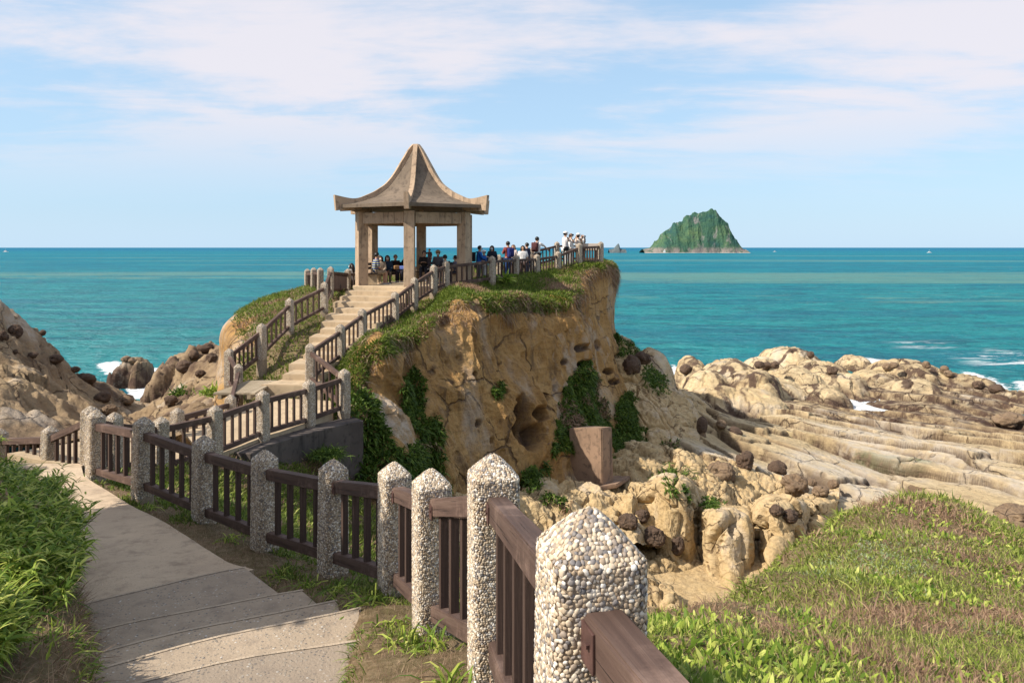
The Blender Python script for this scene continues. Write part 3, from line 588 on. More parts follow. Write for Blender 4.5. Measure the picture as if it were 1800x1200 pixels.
# ---- buttress rocks standing at the right foot of the headland
def patch(name, ctl, nu, nv, mat, disp, drop=0.0, label=None, center=None, kind='structure'):
    A = np.array([[W(*p) for p in r] for r in ctl]); A[:, -1, 2] -= drop; a = cr_axis(A, np.linspace(0, A.shape[0]-1, nu)); g = np.swapaxes(cr_axis(np.swapaxes(a, 0, 1), np.linspace(0, A.shape[1]-1, nv)), 0, 1)
    n = gradn(g); c = np.array(center if center is not None else g.reshape(-1, 3).mean(0)+np.array([0, 3, -2])); s = np.sign((n*(g-c)).sum(-1).mean()); n = n*s
    g = g+n*disp(g)[..., None]; f = gridfaces(nu, nv)
    z = np.zeros(g.shape[:2]); ax, ay = PX(g)
    o = meshnp(name, g.reshape(-1, 3), f if s < 0 else f[:, ::-1], mat, attrs={'pale': 0.5*sst(.1, .5, fbm(g*.7, 3)), 'wet': z, 'moss': z}); o['kind'] = kind
    return o, g, gradn(g)*s
def dsp_y(g):
    f1, f2, cid = worley(g*np.array([0.7, .7, .45])+fbm(g*0.5, 2)[..., None]*0.5)
    return 0.22*fbm(g*0.7, 4)+0.10*ridged(g*np.array([1.5, 1.5, .5]), 3)-0.22*np.exp(-((f2-f1)/0.05)**2)+0.03*fbm(g*6, 3)
but, BUT, BUTN = patch('rock_buttress', [
 [(1060,600,37),(1062,640,36),(1065,700,35),(1068,780,34),(1070,850,32)],
 [(1085,592,37),(1080,640,34.5),(1085,700,33.2),(1085,780,31),(1075,860,28.5)],
 [(1108,606,36.5),(1112,650,34),(1118,700,33),(1115,770,31),(1110,850,28)],
 [(1130,640,37),(1135,668,34.4),(1145,705,33),(1150,770,31),(1150,840,28.4)],
 [(1165,668,38),(1170,690,35.4),(1180,712,33.6),(1185,770,31.5),(1190,830,29)],
 [(1190,688,40),(1203,700,36.8),(1212,722,35),(1225,770,33),(1230,820,30.5)],
 [(1205,692,43),(1235,712,41),(1250,740,39),(1262,780,35.5),(1280,815,32)]], 420, 360, M['yellow'], dsp_y)
low, LOW, LOWN = patch('gully_ledge', [
 [(760,840,23),(790,860,20.6),(800,900,19.4),(800,960,18.6),(800,1050,18)],
 [(880,830,25),(905,850,22.2),(930,890,20.6),(935,950,19.8),(940,1050,18.8)],
 [(950,810,27),(985,838,23.9),(1010,872,22.4),(1030,915,21),(1045,990,20)],
 [(1010,845,28),(1045,858,25.5),(1080,872,23.8),(1110,905,22.3),(1130,960,21.2)],
 [(1060,828,31),(1100,838,28),(1140,850,25.4),(1165,885,23.6),(1190,960,22.2)]], 380, 330, M['yellow'], lambda g: dsp_y(g)*1.1)

# the fretted yellow cliff of the gully, with its crevices
gc = []
for (a, rim, foot, Yd, b) in [(1060,885,1015,23.4,0),(1085,876,1012,22.6,.2),(1112,866,1010,22.2,.25),(1135,864,1006,22.8,-.1),(1155,856,1000,22.2,.3),(1185,850,992,22.0,.35),(1210,862,986,22.5,.1),(1227,888,984,23.6,-.2),(1245,902,1000,22.0,.1),(1275,903,1003,21.5,.4),(1305,908,993,21.7,.3),(1323,914,978,23.0,-.2),
        (1343,892,968,22.3,.3),(1372,888,956,22.5,.4),(1398,884,942,23.2,.1),(1418,882,930,24.6,-.1),(1440,880,918,25,.1),(1475,876,905,26.6,0)]:
    L_ = lambda t: rim+(foot-rim)*t
    gc.append([(a, rim-14, Yd+3.4), (a, rim-9, Yd+1.5), (a, rim, Yd+.35), (a, L_(.18), Yd-.05), (a, L_(.5), Yd-.15-b*.5), (a, L_(.85), Yd-.2-b), (a, foot, Yd-.45-b), (a, foot+22, Yd-1.5-b)])
def dsp_g(g):
    f1, f2, cid = worley(g*np.array([0.55, .55, .33])+fbm(g*0.5, 2)[..., None]*0.45); hz = sst(0.35, 0.0, np.abs(g[..., 2]-2.7)/1.2)
    t1, _, _ = worley(g*np.array([2.1, 2.1, 1.7])+fbm(g*1.2, 2)[..., None]*0.3); t2, _, _ = worley(g*4.3)
    msk = sst(-0.1, 0.35, fbm(g*0.6+3, 2)+0.15)
    return 0.11*fbm(g*0.6, 3)+((cid % 13)/13.-.5)*0.30*sst(0, .1, f2-f1)-0.30*np.exp(-((f2-f1)/0.035)**2)-0.26*sst(0.42, 0.28, t1)*msk*sst(2.0, 2.6, g[..., 2])-0.07*sst(0.40, 0.25, t2)*msk+0.05*ridged(g*np.array([1.6, 1.6, .6]), 3)+0.02*fbm(g*7, 3)
gcl, GCL, GCLN = patch('gully_cliff', gc, 620, 340, M['yellow'], dsp_g, 0.9)

# ---- the near hillside under the viewer
near_pts = np.array([(0.62,0.0,9.72),(.17,1.7,9.40),(-.08,3.44,9.04),(-.49,4.59,8.63),(-.90,5.7,8.35),(-1.64,6.77,8.06),(-2.56,7.65,7.91),(-3.61,8.67,7.80),(-4.81,9.63,7.74),(-6.08,10.8,7.62),
 (-1.2,0,9.45),(-.9,2,9.1),(-1.2,3.86,8.75),(-1.4,4.56,8.6),(-1.7,5.4,8.42),(-2.0,5.9,8.15),(-2.3,6.4,7.98),(-3,6.9,7.9),(-4.3,8.4,7.78),(-5.3,9.5,7.68),(-6.6,11.2,7.5),(-8,12,7.4),(-10,12,7.4),(-9,13.5,7.1),(-12,14,6.8),
 (-5.4,15,7.0),(-6.6,14.2,7.05),(-6.0,12.6,7.2),(-4.6,17.3,7.05),(-5.6,17.5,7.2),
 (-3.0,5.2,8.55),(-3.8,5.6,8.5),(-3.3,4,8.9),(-2.6,2.5,9.3),(-3.2,0,9.9),(-6,3,9.6),(-6,6,8.9),(-6.5,8,8.3),(-8,10,8.0),(-9,6,9.4),(-12,10,8.6),(-12,4,10),(-14,0,10.6),(-14,12,8),
 (-3.1,10.6,7.0),(-2,9.4,7.05),(-1,8.3,7.1),(0,7,7.5),(0.6,5.4,8.1),(.9,4.2,8.6),(-4.8,12.4,6.8),(-3.6,12.5,6.2),(-3.9,15,5.6),(-2.6,11.5,6.0),(-3.2,15.8,5.4),(-1,10,5.8),(.6,8,6.2),(-1.5,14,4.4),(1,11,4.2),(-2.9,17,4.6),
 (-7.8,14.6,6.0),(-8.5,16.5,5.2),(-7.4,19,6.2),(-11,17,5)]+[W(*p) for p in [(1135,1092,4.9),(1210,1040,6.6),(1300,985,8.8),(1395,925,11),(1470,890,12.7),(1560,870,14),(1650,872,14.5),(1730,905,13.9),(1800,950,13.0),(1950,1010,12.4),
 (1300,1200,4.2),(1500,1200,4.5),(1800,1200,5),(1400,1080,6.6),(1500,1000,8.8),(1600,1000,9),(1700,1000,9.3),(1800,1050,8.5),(1600,930,11.5),(1500,940,11),(2100,1100,8),(2300,1250,6)]]+
 [(1.2,7.6,5.2),(2.2,9.8,4.4),(3.2,12.6,3.4),(5.0,15.6,2.6),(7.6,17.8,2.3),(11,18.5,2),(14,17,2.5),(4.2,12.6,4.4),(9.2,16.8,4.0),(12,16,4.5),(1,1.5,9.35),(2,-1,9.6),(3,3,8.9),(0,-4,10.2),(-3,-4,10.6),(5,-3,9.8),(8,0,9.4),(12,4,8.2),(16,8,6.6),(18,14,4),(1.8,2.4,9.1),(1.2,3.4,8.95)])
f_near = rbf_fit(near_pts, 1.0, 0.01)
gx = np.linspace(-15, 18.5, 560); gy = np.linspace(-5, 19, 440); X, Y = np.meshgrid(gx, gy)
def near_z(X, Y):
    Z = smoothed(f_near, X, Y, 230, 190, blur=5); p = np.stack([X, Y, X*0], -1); return Z+0.05*fbm(p*0.9, 3)+0.012*fbm(p*6, 3)
def dist_poly(X, Y, pl):
    d = np.full(X.shape, 1e9)
    for (a, b) in zip(pl[:-1], pl[1:]):
        ax, ay = a[:2]; bx, by = b[:2]; L2 = (bx-ax)**2+(by-ay)**2; t = np.clip(((X-ax)*(bx-ax)+(Y-ay)*(by-ay))/L2, 0, 1); d = np.minimum(d, np.hypot(X-ax-t*(bx-ax), Y-ay-t*(by-ay)))
    return d
# path edges in plan (x, y, z)
pathR = [(-.42,-1.0),(-.60,1.9),(-.68,3.1),(-.76,3.86),(-.92,4.56),(-1.06,5.2),(-1.31,5.68),(-1.65,6.06),(-2.39,6.85),(-2.73,7.1),(-3.9,8.4),(-4.75,9.2),(-6.25,10.8),(-6.7,11.5)]
pathL = [(-1.9,-1.0),(-2.0,1.9),(-2.1,2.7),(-2.2,3.2),(-2.4,3.9),(-2.65,4.35),(-2.9,4.8),(-3.25,5.3),(-3.65,5.95),(-4.25,6.8),(-5.4,8.2),(-6.4,9.4),(-7.6,10.8),(-8.4,11.6)]
PATHPOLY = pathR+pathL[::-1]
Z = near_z(X, Y); inp = inpoly(X, Y, PATHPOLY); dp = np.minimum(dist_poly(X, Y, pathR), dist_poly(X, Y, pathL)); sdp = np.where(inp, -dp, dp)
Z -= 0.35*sst(0.0, -0.25, sdp)
meshnp('hillside', np.stack([X, Y, Z], -1).reshape(-1, 3), gridfaces(*X.shape), M['soil'])['kind'] = 'structure'
NX, NY, NZ = X, Y, Z
def zat(x, y):
    i = np.clip((np.asarray(x)-gx[0])/(gx[1]-gx[0]), 0, len(gx)-2); j = np.clip((np.asarray(y)-gy[0])/(gy[1]-gy[0]), 0, len(gy)-2)
    i0 = i.astype(int); j0 = j.astype(int); a = i-i0; b = j-j0
    return (NZ[j0, i0]*(1-a)+NZ[j0, i0+1]*a)*(1-b)+(NZ[j0+1, i0]*(1-a)+NZ[j0+1, i0+1]*a)*b

# far hill that carries on behind the near sheets down to the sea bed
gx2 = np.linspace(-400, 400, 120); gy2 = np.linspace(-300, 140, 90); X, Y = np.meshgrid(gx2, gy2)
Z = np.where(Y > 0, -6.0, 8.0+0.02*(-Y)); Z = 8-14*sst(-12, 12, Y)+3*fbm(np.stack([X, Y, X*0], -1)*0.02, 3)*sst(0, -20, Y)
meshnp('sea_bed', np.stack([X, Y, Z-1.5], -1).reshape(-1, 3), gridfaces(*X.shape), M['soil'])['kind'] = 'structure'

# ---- the sea
yy = np.concatenate([24*(320/24)**np.linspace(0, 1, 470), 320*(60000/320)**np.linspace(0, 1, 120)[1:]])
an = np.concatenate([np.linspace(-180, -52, 40, endpoint=False), np.linspace(-52, 48, 760), np.linspace(48, 180, 40)[1:]])
A, Rr = np.meshgrid(np.radians(an), yy); X = np.sin(A)*Rr; Y = np.cos(A)*Rr
p = np.stack([X, Y, X*0], -1)
amp = sst(700, 60, Rr)*sst(30, 60, Rr)
Zs = amp*(0.16*fbm(p*np.array([0.055, 0.11, 0]), 4, 0.55)+0.055*ridged(p*np.array([0.35, 0.8, 0]), 2))
px, py = PX(np.stack([X, Y, Zs], -1)); front = (Y > 20)
foam = np.zeros(X.shape)
def blob(poly, soft): # signed soft polygon in the water plane
    global foam
    pw = [W(a, b, ZC*F/(b-435))[:2] for a, b in poly]; ins = inpoly(X, Y, pw); d = dist_poly(X, Y, pw+pw[:1]); foam = np.maximum(foam, sst(-soft, soft, np.where(ins, d, -d)))
blob([(1440,690),(1600,690),(1640,740),(1430,740)], 0.3)
blob([(205,650),(300,645),(320,700),(230,700)], 0.6)
blob([(170,640),(205,634),(235,652),(185,658)], 1.2)
blob([(1515,628),(1560,633),(1640,650),(1560,655)], 1.6); blob([(1690,652),(1740,662),(1790,690),(1800,740),(1680,700)], 1.5); blob([(1780,668),(1900,668),(1900,700),(1790,690)], 1.5)
foam2 = np.zeros(X.shape); sv = foam.copy(); foam = foam2
blob([(1700,628),(1760,618),(1830,626),(1840,640),(1780,648),(1740,640)], 4); blob([(1590,605),(1650,603),(1650,610),(1600,610)], 3); foam2 = foam; foam = sv
blob([(1180,640),(1200,650),(1205,700),(1180,690)], 0.6); blob([(1225,722),(1300,728),(1300,745),(1225,740)], .3)
s = NT('sea_water')
g = s.noise(1.0, 5, 0.6, s.mp((0.004, 0.022, 1))); g2 = s.noise(1.0, 9, 0.74, s.mp((0.07, 0.20, 1))); g3 = s.noise(1.0, 4, 0.65, s.mp((0.9, 1.5, 1)))
sep = s.n('ShaderNodeSeparateXYZ'); s.l(s.P, sep.inputs[0])
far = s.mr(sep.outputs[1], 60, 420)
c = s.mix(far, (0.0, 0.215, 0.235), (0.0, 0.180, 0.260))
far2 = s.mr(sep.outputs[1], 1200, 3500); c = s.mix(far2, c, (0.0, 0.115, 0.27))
c = s.mix(s.mr(g2, 0.46, 0.60, 0, 0.7), c, (0.0, 0.075, 0.115)); c = s.mix(s.mr(g2, 0.48, 0.38, 0, 0.35), c, (0.03, 0.28, 0.29))
g4 = s.noise(1.0, 6, 0.7, s.mp((0.012, 0.075, 1), (4, 9, 0)))
c = s.mix(s.mr(g3, 0.46, 0.70, 0, 0.65), c, (0.03, 0.27, 0.29))
g5 = s.noise(1.0, 5, 0.7, s.mp((0.30, 0.75, 1), (2, 5, 0))); c = s.mix(s.mr(g5, 0.5, 0.68, 0, 0.7), c, (0.0, 0.06, 0.10)); c = s.mix(s.mr(g4, 0.45, 0.62, 0, 0.55), c, (0.0, 0.11, 0.19)); c = s.mix(s.mr(g4, 0.50, 0.36, 0, 0.5), c, (0.01, 0.22, 0.25))
bandv = s.noise(1.0, 4, 0.55, s.mp((0.0011, 0.0095, 1), (3.3, 1.7, 0)), 0.2)
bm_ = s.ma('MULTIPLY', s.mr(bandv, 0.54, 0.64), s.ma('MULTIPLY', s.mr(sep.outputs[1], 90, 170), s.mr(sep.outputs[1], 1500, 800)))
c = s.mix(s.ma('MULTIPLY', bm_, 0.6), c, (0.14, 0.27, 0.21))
fo = s.attr('foam'); fo2 = s.attr('foam_thin')
fn = s.noise(1.0, 8, 0.72, s.mp((0.8, 1.3, 1)), 0.6)
k1 = s.mr(s.ma('ADD', fo, s.ma('MULTIPLY', s.ma('SUBTRACT', fn, 0.5), 1.6)), 0.42, 0.66)
k1 = s.ma('MULTIPLY', k1, s.mr(fo, 0.02, 0.12))
fn2 = s.noise(1.0, 7, 0.7, s.mp((0.14, 0.45, 1)), 0.5)
k2 = s.ma('MULTIPLY', s.mr(fn2, 0.50, 0.60), fo2)
wc = s.noise(1.0, 6, 0.7, s.mp((0.11, 0.32, 1), (9, 4, 0))); wcm = s.ma('MULTIPLY', s.mr(wc, 0.70, 0.76, 0, 0.75), s.mr(sep.outputs[1], 70, 130))
k = s.ma('MAXIMUM', s.ma('MAXIMUM', k1, k2), wcm); c = s.mix(k, c, (0.80, 0.84, 0.85))
s.setin(s.b.inputs['Base Color'], c); s.setin(s.b.inputs['Roughness'], s.mr(k, 0, 1, 0.22, 0.9)); s.b.inputs['IOR'].default_value = 1.33; s.b.inputs['Specular IOR Level'].default_value = 0.0
b1 = s.bump(s.noise(1.0, 6, 0.62, s.mp((0.6, 1.1, 1)), 0.4), 1.0, 0.55); b2 = s.bump(s.noise(1.0, 7, 0.68, s.mp((0.08, 0.2, 1))), 1.0, 2.4, b1); s.l(b2, s.b.inputs['Normal']); gl = s.n('ShaderNodeBsdfGlossy'); gl.inputs['Roughness'].default_value = 0.22; s.l(b2, gl.inputs['Normal']); mxs = s.n('ShaderNodeMixShader'); mxs.inputs[0].default_value = 0.10; s.l(s.b.outputs[0], mxs.inputs[1]); s.l(gl.outputs[0], mxs.inputs[2]); s.l(mxs.outputs[0], s.out.inputs[0])
M['sea'] = s.m
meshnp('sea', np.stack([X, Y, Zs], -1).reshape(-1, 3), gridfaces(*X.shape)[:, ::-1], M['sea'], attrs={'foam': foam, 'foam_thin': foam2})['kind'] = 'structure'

# ---- the far island and its small sea stack
def island():
    Yd = 1500.0; sc = Yd/F; cx = (1226-900)*sc
    prof = [(1132,437.5),(1143,435),(1156,421),(1167,410),(1177,399),(1188,391),(1198,388),(1206,380),(1219,375),(1233,372.5),(1244,371.5),(1249,369),(1256,370.5),(1264,383),(1278,393),(1285,407),(1292,420),(1298,432),(1303,436.8),(1306,437.8)]
    xs = np.array([(a-900)*sc for a, b in prof]); hs = np.array([max(0, ZC-(b-435)*sc) for a, b in prof])
    n1, n2 = 520, 300; gx_ = np.linspace(xs[0]-4, xs[-1]+4, n1); gy_ = np.linspace(-1, 1, n2); X, V = np.meshgrid(gx_, gy_); h = np.interp(X, xs, hs)
    depth = 42.0; Yw = Yd+V*depth
    p = np.stack([X, Yw, h], -1)
    sh = np.clip(1-np.abs(V+0.15*fbm(p*0.02, 3))**1.25*1.15, 0, 1)
    Z = h*sh
    rg = ridged(np.stack([X*0.035, Yw*0.01, Z*0.008], -1), 4); Z = Z+(rg*5.0)*sst(0, 25, Z)*(1-sst(-0.12, 0.0, -np.abs(V)))-1.5
    Z += 2.2*fbm(np.stack([X, Yw, Z], -1)*0.07, 4)*sst(1, 20, Z)
    sk = sst(0.5, 0.15, np.abs(V))
    s = NT('haze_tinted_slope'); n = s.noise(0.035, 6, 0.65); n2_ = s.noise(1.0, 6, 0.6, s.mp((0.07, 0.05, 0.022)), 0.4); n3 = s.noise(0.3, 5)
    geo = s.n('ShaderNodeNewGeometry'); sp = s.n('ShaderNodeSeparateXYZ'); s.l(geo.outputs['Position'], sp.inputs[0])
    c = s.ramp(n, [(0.3, (0.03, 0.085, 0.085)), (0.5, (0.055, 0.12, 0.075)), (0.7, (0.11, 0.17, 0.08))]); c = s.mix(s.mr(n3, .4, .7, 0, .6), c, (0.03, 0.07, 0.055))  # distance haze put into the slope colour as a bluish tint
    c = s.mix(s.mr(n2_, 0.55, 0.66, 0, 0.75), c, (0.27, 0.24, 0.225))
    low_ = s.mr(sp.outputs[2], 14, 6); c = s.mix(s.ma('MULTIPLY', low_, s.mr(n2_, 0.40, 0.52)), c, (0.22, 0.19, 0.17))
    c = s.mix(s.mr(sp.outputs[2], 1.6, 0.8), c, (0.34, 0.30, 0.26))
    m = s.fin(c, 1.0, s.bump(n3, 1, 2.0), 0.1)
    o = meshnp('island', np.stack([X, Yw, Z], -1).reshape(-1, 3), gridfaces(n2, n1), m); o['kind'] = 'structure'
    x0, x1 = (1070-900)*sc, (1100-900)*sc; prof = [(1070,438),(1079,436),(1083,431),(1087,427),(1088.5,430),(1090,436),(1100,438)]
    xs = np.array([(a-900)*sc for a, b in prof]); hs = np.array([max(0.05, ZC-(b-435)*sc) for a, b in prof]); X, V = np.meshgrid(np.linspace(xs[0], xs[-1], 90), np.linspace(-1, 1, 50))
    h = np.interp(X, xs, hs); Z = h*np.clip(1-np.abs(V)**1.5, 0, 1)+0.8*fbm(np.stack([X, V*14, h], -1)*0.15, 4)-0.8
    s = NT('stack_rock'); m = s.fin(s.ramp(s.noise(.2, 5), [(0.3, (0.06, 0.085, 0.10)), (0.7, (0.12, 0.14, 0.14))]), 1.0)
    o = meshnp('sea_stack', np.stack([X, Yd+V*14, Z], -1).reshape(-1, 3), gridfaces(*X.shape), m); tag(o, 'small dark pointed rock rising from the sea left of the island', 'sea stack')
island()
# ---------------------------------------------------------------- pebble-dashed fence posts
ico = bmesh.new(); bmesh.ops.create_icosphere(ico, subdivisions=1, radius=1.0); ICV = np.array([v.co[:] for v in ico.verts]); ICF = np.array([[v.index for v in f.verts] for f in ico.faces]); ico.free()
ico = bmesh.new(); bmesh.ops.create_icosphere(ico, subdivisions=2, radius=1.0); IC2V = np.array([v.co[:] for v in ico.verts]); IC2F = np.array([[v.index for v in f.verts] for f in ico.faces]); ico.free()
PH = 1.0
def post_profile(z):      # half width at height z (0..1); the head is a soft pyramid
    hw = 0.110-0.008*z
    k = np.clip((z-0.905)/0.095, 0, 1); return hw*(1-k)**0.80+0.004
def sup(ang, hw):         # rounded square with cut corners
    c, s_ = np.cos(ang), np.sin(ang); r = 1/(np.abs(c)**7+np.abs(s_)**7)**(1/7.); r = np.minimum(r, 1.27); return r[..., None]*hw[..., None]*np.stack([c, s_], -1)
def post_meshes():
    zs = np.concatenate([np.linspace(-0.5, 0.88, 14), np.linspace(0.9, 1.0, 9)]); an = np.linspace(0, 2*np.pi, 33)[:-1]
    Zg, Ag = np.meshgrid(zs, an, indexing='ij'); xy = sup(Ag, post_profile(np.maximum(Zg, 0))); V = np.concatenate([xy, Zg[..., None]], -1)
    n, m = Zg.shape; i = np.arange(n-1)[:, None]*m; j = np.arange(m)[None]; j2 = (j+1) % m; f = np.stack([i+j, i+j2, i+m+j2, i+m+j], -1).reshape(-1, 4)
    core = meshnp('post_core', V, [f, np.array([[(n-1)*m+k for k in range(m)]])], M['mortar'], link=False)
    out = []
    for (dz, seed, iv, ifc, dz0) in ((0.0114, 3, IC2V, IC2F, 0.0), (0.0150, 5, ICV, ICF, 0.0)):
        rg = np.random.default_rng(seed); pos = []; nor = []; rows = 0; z = -0.02
        while z < 0.998:
            hw = float(post_profile(np.array(max(z, 0)))); slope = z > 0.905; per = 7.2*hw; k = max(3, int(per/dz)); a0 = rg.uniform(0, 6.28)
            ang = a0+(np.arange(k)+rg.uniform(-0.22, 0.22, k))/k*2*np.pi; zz = z+rg.uniform(-0.25, 0.25, k)*dz*(0.5 if slope else 1)
            xy = sup(ang, post_profile(np.clip(zz, 0, 1))); pos.append(np.concatenate([xy, zz[:, None]], 1))
            e = 1e-2; d = sup(ang+e, post_profile(np.clip(zz, 0, 1)))-sup(ang-e, post_profile(np.clip(zz, 0, 1))); nn = np.stack([d[:, 1], -d[:, 0]], 1); nn /= np.linalg.norm(nn, axis=1)[:, None]+1e-9
            up = 0.95 if slope else 0.06; nn = np.concatenate([nn, np.full((k, 1), up)], 1); nn /= np.linalg.norm(nn, axis=1)[:, None]; nor.append(nn)
            z += dz*0.86*(0.72 if slope else 1)
        pos = np.concatenate(pos); nor = np.concatenate(nor); k = len(pos)
        t1 = np.cross(nor, rg.normal(size=(k, 3))); t1 /= np.linalg.norm(t1, axis=1)[:, None]; t2 = np.cross(nor, t1)
        s1 = dz*rg.uniform(0.46, 0.80, k); s2 = s1*rg.uniform(0.6, 0.95, k); s3 = s1*rg.uniform(0.32, 0.52, k)
        lump = 1+0.14*rg.normal(size=(k, len(iv)))
        Vp = pos[:, None]+lump[..., None]*(iv[None, :, 0:1]*t1[:, None]*s1[:, None, None]+iv[None, :, 1:2]*t2[:, None]*s2[:, None, None]+iv[None, :, 2:3]*nor[:, None]*s3[:, None, None])
        f = ifc[None]+np.arange(k)[:, None, None]*len(iv)
        out.append(meshnp('post_pebbles', Vp.reshape(-1, 3), f.reshape(-1, 3), M['pebble'], link=False))
    return core, out[0], out[1]
CORE, PEB_NEAR, PEB_FAR = post_meshes()
def mkpost(x, y, ztop, rot, parent, near=False, sc=1.0):
    o = bpy.data.objects.new('post', CORE); C.objects.link(o); o.location = (x, y, ztop-PH*sc); o.rotation_euler = (random.uniform(-.012, .012), random.uniform(-.012, .012), rot+random.choice((0, 1, 2, 3))*R(90)); o.scale = (sc, sc, sc)
    o.parent = parent
    p = bpy.data.objects.new('pebble_coating', PEB_NEAR if near else PEB_FAR); C.objects.link(p); p.parent = o
    return o
BAL = {}
def beam_between(name, a, b, w, h, mat, parent, bev=0.006, ext=0.0):
    a = Vector(a); b = Vector(b); d = b-a; L = d.length+ext*2
    bm = bmesh.new(); bmesh.ops.create_cube(bm, size=1)
    for v in bm.verts: v.co.x *= L; v.co.y *= w; v.co.z *= h
    bmesh.ops.bevel(bm, geom=list(bm.edges), offset=bev, segments=2, affect='EDGES')
    rng = random.Random(int(L*1e5)); bmesh.ops.subdivide_edges(bm, edges=[e for e in bm.edges if e.calc_length() > L*0.6], cuts=6)
    for v in bm.verts: v.co.y += rng.uniform(-1, 1)*0.0012; v.co.z += rng.uniform(-1, 1)*0.0012
    o = bmobj(name, bm, mat, parent); o.location = (a+b)/2
    yaw = math.atan2(d.y, d.x); pitch = math.atan2(d.z, math.hypot(d.x, d.y)); o.rotation_euler = (0, -pitch, yaw); return o
def baluster(p, h, yaw, parent, w=0.05, t=0.045):
    key = (round(h, 2), w)
    if key not in BAL:
        bm = bmesh.new(); box_bm(bm, (0, 0, 0), (h, w, t), None, 0.004); me = bpy.data.meshes.new('baluster'); bm.to_mesh(me); bm.free(); me.materials.append(M['woodv']); BAL[key] = me
    o = bpy.data.objects.new('baluster', BAL[key]); C.objects.link(o); o.parent = parent; o.location = p; o.rotation_euler = (0, R(-90), yaw+0); return o
def panel(a, b, parent, nb=None, near=False, rail=(0.09, 0.105), drop=0.24, low=0.12, off=0.0):
    """rails and balusters between two post tops a and b"""
    a = Vector(a); b = Vector(b); d = b-a; L = math.hypot(d.x, d.y); u = Vector((d.x/L, d.y/L, 0)); sl_ = d.z/L
    nrm = Vector((-u.y, u.x, 0)); yaw = math.atan2(u.y, u.x)
    a1 = a+u*0.07+Vector((0, 0, sl_*0.07-drop)); b1 = b-u*0.07-Vector((0, 0, sl_*0.07+drop))
    beam_between('top_rail', a1, b1, rail[0], rail[1], M['wood'], parent)
    lz = PH-drop-low; a2 = a1-Vector((0, 0, lz)); b2 = b1-Vector((0, 0, lz))
    beam_between('bottom_rail', a2, b2, rail[0]*0.95, rail[1]*0.9, M['wood'], parent)
    if nb is None: nb = max(2, round((L-0.25)/0.215))
    h = lz-rail[1]+0.02
    for k in range(nb):
        t = (k+1)/(nb+1); t = 0.5+(t-0.5)*1.06; m_ = (a1*(1-t)+b1*t)-Vector((0, 0, lz/2)); baluster(m_, h, yaw, parent)
    if near:
        for p_, s_ in ((a1, 1), (b1, -1)):
            q = p_+u*(0.055*s_)
            for sd in (1, -1):
                br = box('bracket', q+nrm*sd*(rail[0]/2+0.004), (0.10, 0.006, 0.085), M['bracket'], parent, (0, 0, yaw), 0.0015)
                for e in (-0.028, 0.028):
                    bm = bmesh.new(); bmesh.ops.create_cone(bm, cap_ends=True, segments=6, radius1=0.008, radius2=0.007, depth=0.01)
                    bo = bmobj('bolt', bm, M['bracket'], br); bo.location = (e, sd*0.006, 0.01 if e < 0 else -0.015); bo.rotation_euler = (R(90), 0, 0)
def fence(name, label, pts, gaps=(), near=0, group=None, nbs=None):
    t = thing(name, label, 'fence', (pts[0][0], pts[0][1], pts[0][2]-PH), group=group); inv = Matrix.Translation(-Vector(t.location))
    base = Vector(t.location); n = len(pts)
    for k, p in enumerate(pts):
        a = pts[max(k-1, 0)]; b = pts[min(k+1, n-1)]; yaw = math.atan2(b[1]-a[1], b[0]-a[0])
        mkpost(p[0]-base.x, p[1]-base.y, p[2]-base.z, yaw, t, near=k < near)
    for k in range(n-1):
        if k in gaps: continue
        panel(Vector(pts[k])-base, Vector(pts[k+1])-base, t, near=k < near, nb=(nbs or {}).get(k))
    return t
NEARF = [(0.62,0.02,10.47),(.17,1.70,10.40),(-.08,3.44,10.04),(-.49,4.59,9.63),(-.90,5.70,9.35),(-1.64,6.77,9.06),(-2.56,7.65,8.91),(-3.61,8.67,8.80),(-4.81,9.63,8.80),(-6.08,10.8,8.63)]
fence('path_fence', 'near pebble post and brown timber fence descending beside the footpath', NEARF, near=5, nbs={1: 6, 2: 4, 3: 4, 4: 4, 5: 4, 6: 4, 7: 5, 8: 5})
LOWF = [W(158,713,11.7), W(201,724,12.4), W(283,732,13.1), W(378,712,14.0), W(462,685,15.3), W(543,667,16.5), W(605,648,17.3)]
fence('walkway_fence', 'pebble post fence above the dark retaining wall', LOWF, gaps=(), nbs={3: 5, 4: 5, 5: 5})
fence('far_walkway_fence', 'weathered post fence on the seaward side of the lower walkway', [W(311,716,15.4), W(405,693,17.0), W(419,639,19.3), W(403,612,20.4), W(460,568,21.0), W(509,523.5,23.0), W(570,495,25.2), W(580.6,468,27.6), W(611,472,30.2), W(645,474,31.6)],
      nbs={0: 5, 3: 6, 4: 5, 5: 5})
fence('lookout_fence', 'short run of worn posts left of the pavilion by the sea', [W(563,470,28.8), W(551.5,470,29.8), W(540,472,31)])
fence('lower_left_fence', 'fence at the far left end of the footpath', [W(158,713,11.7), W(87,748,12.4), W(0,752,13.2), W(-95,755,13.8)], group=None)
STF = [W(605,648,17.3), W(545,603,18.8), W(598,569,20.6), W(636,542,22.4), W(694,512.5,24.6), W(728,487,25.9), W(762,465,27.0), W(784,457.5,27.7), W(865,449.5,29.0), W(907,447.5,31.5), W(944,446.5,32.5), W(981,441.3,33.5), W(1018,427,34.2), W(1055,425,35.2)]
fence('stair_fence', 'long pebble post fence climbing the stairs and rounding the clifftop', STF, nbs={0: 4, 1: 6, 2: 4, 3: 7, 4: 6, 5: 5, 6: 3, 7: 8, 8: 7, 9: 6, 10: 6, 11: 7, 12: 7})
fence('viewpoint_fence', 'seaward post and rail fence behind the people at the viewpoint', [W(700,462,36.5), W(790,462,36.5), W(877,447,35.5), W(934.7,435,36.5), W(979,424.5,37.5), W(1022,424,38), W(1056,424.5,36.6)])

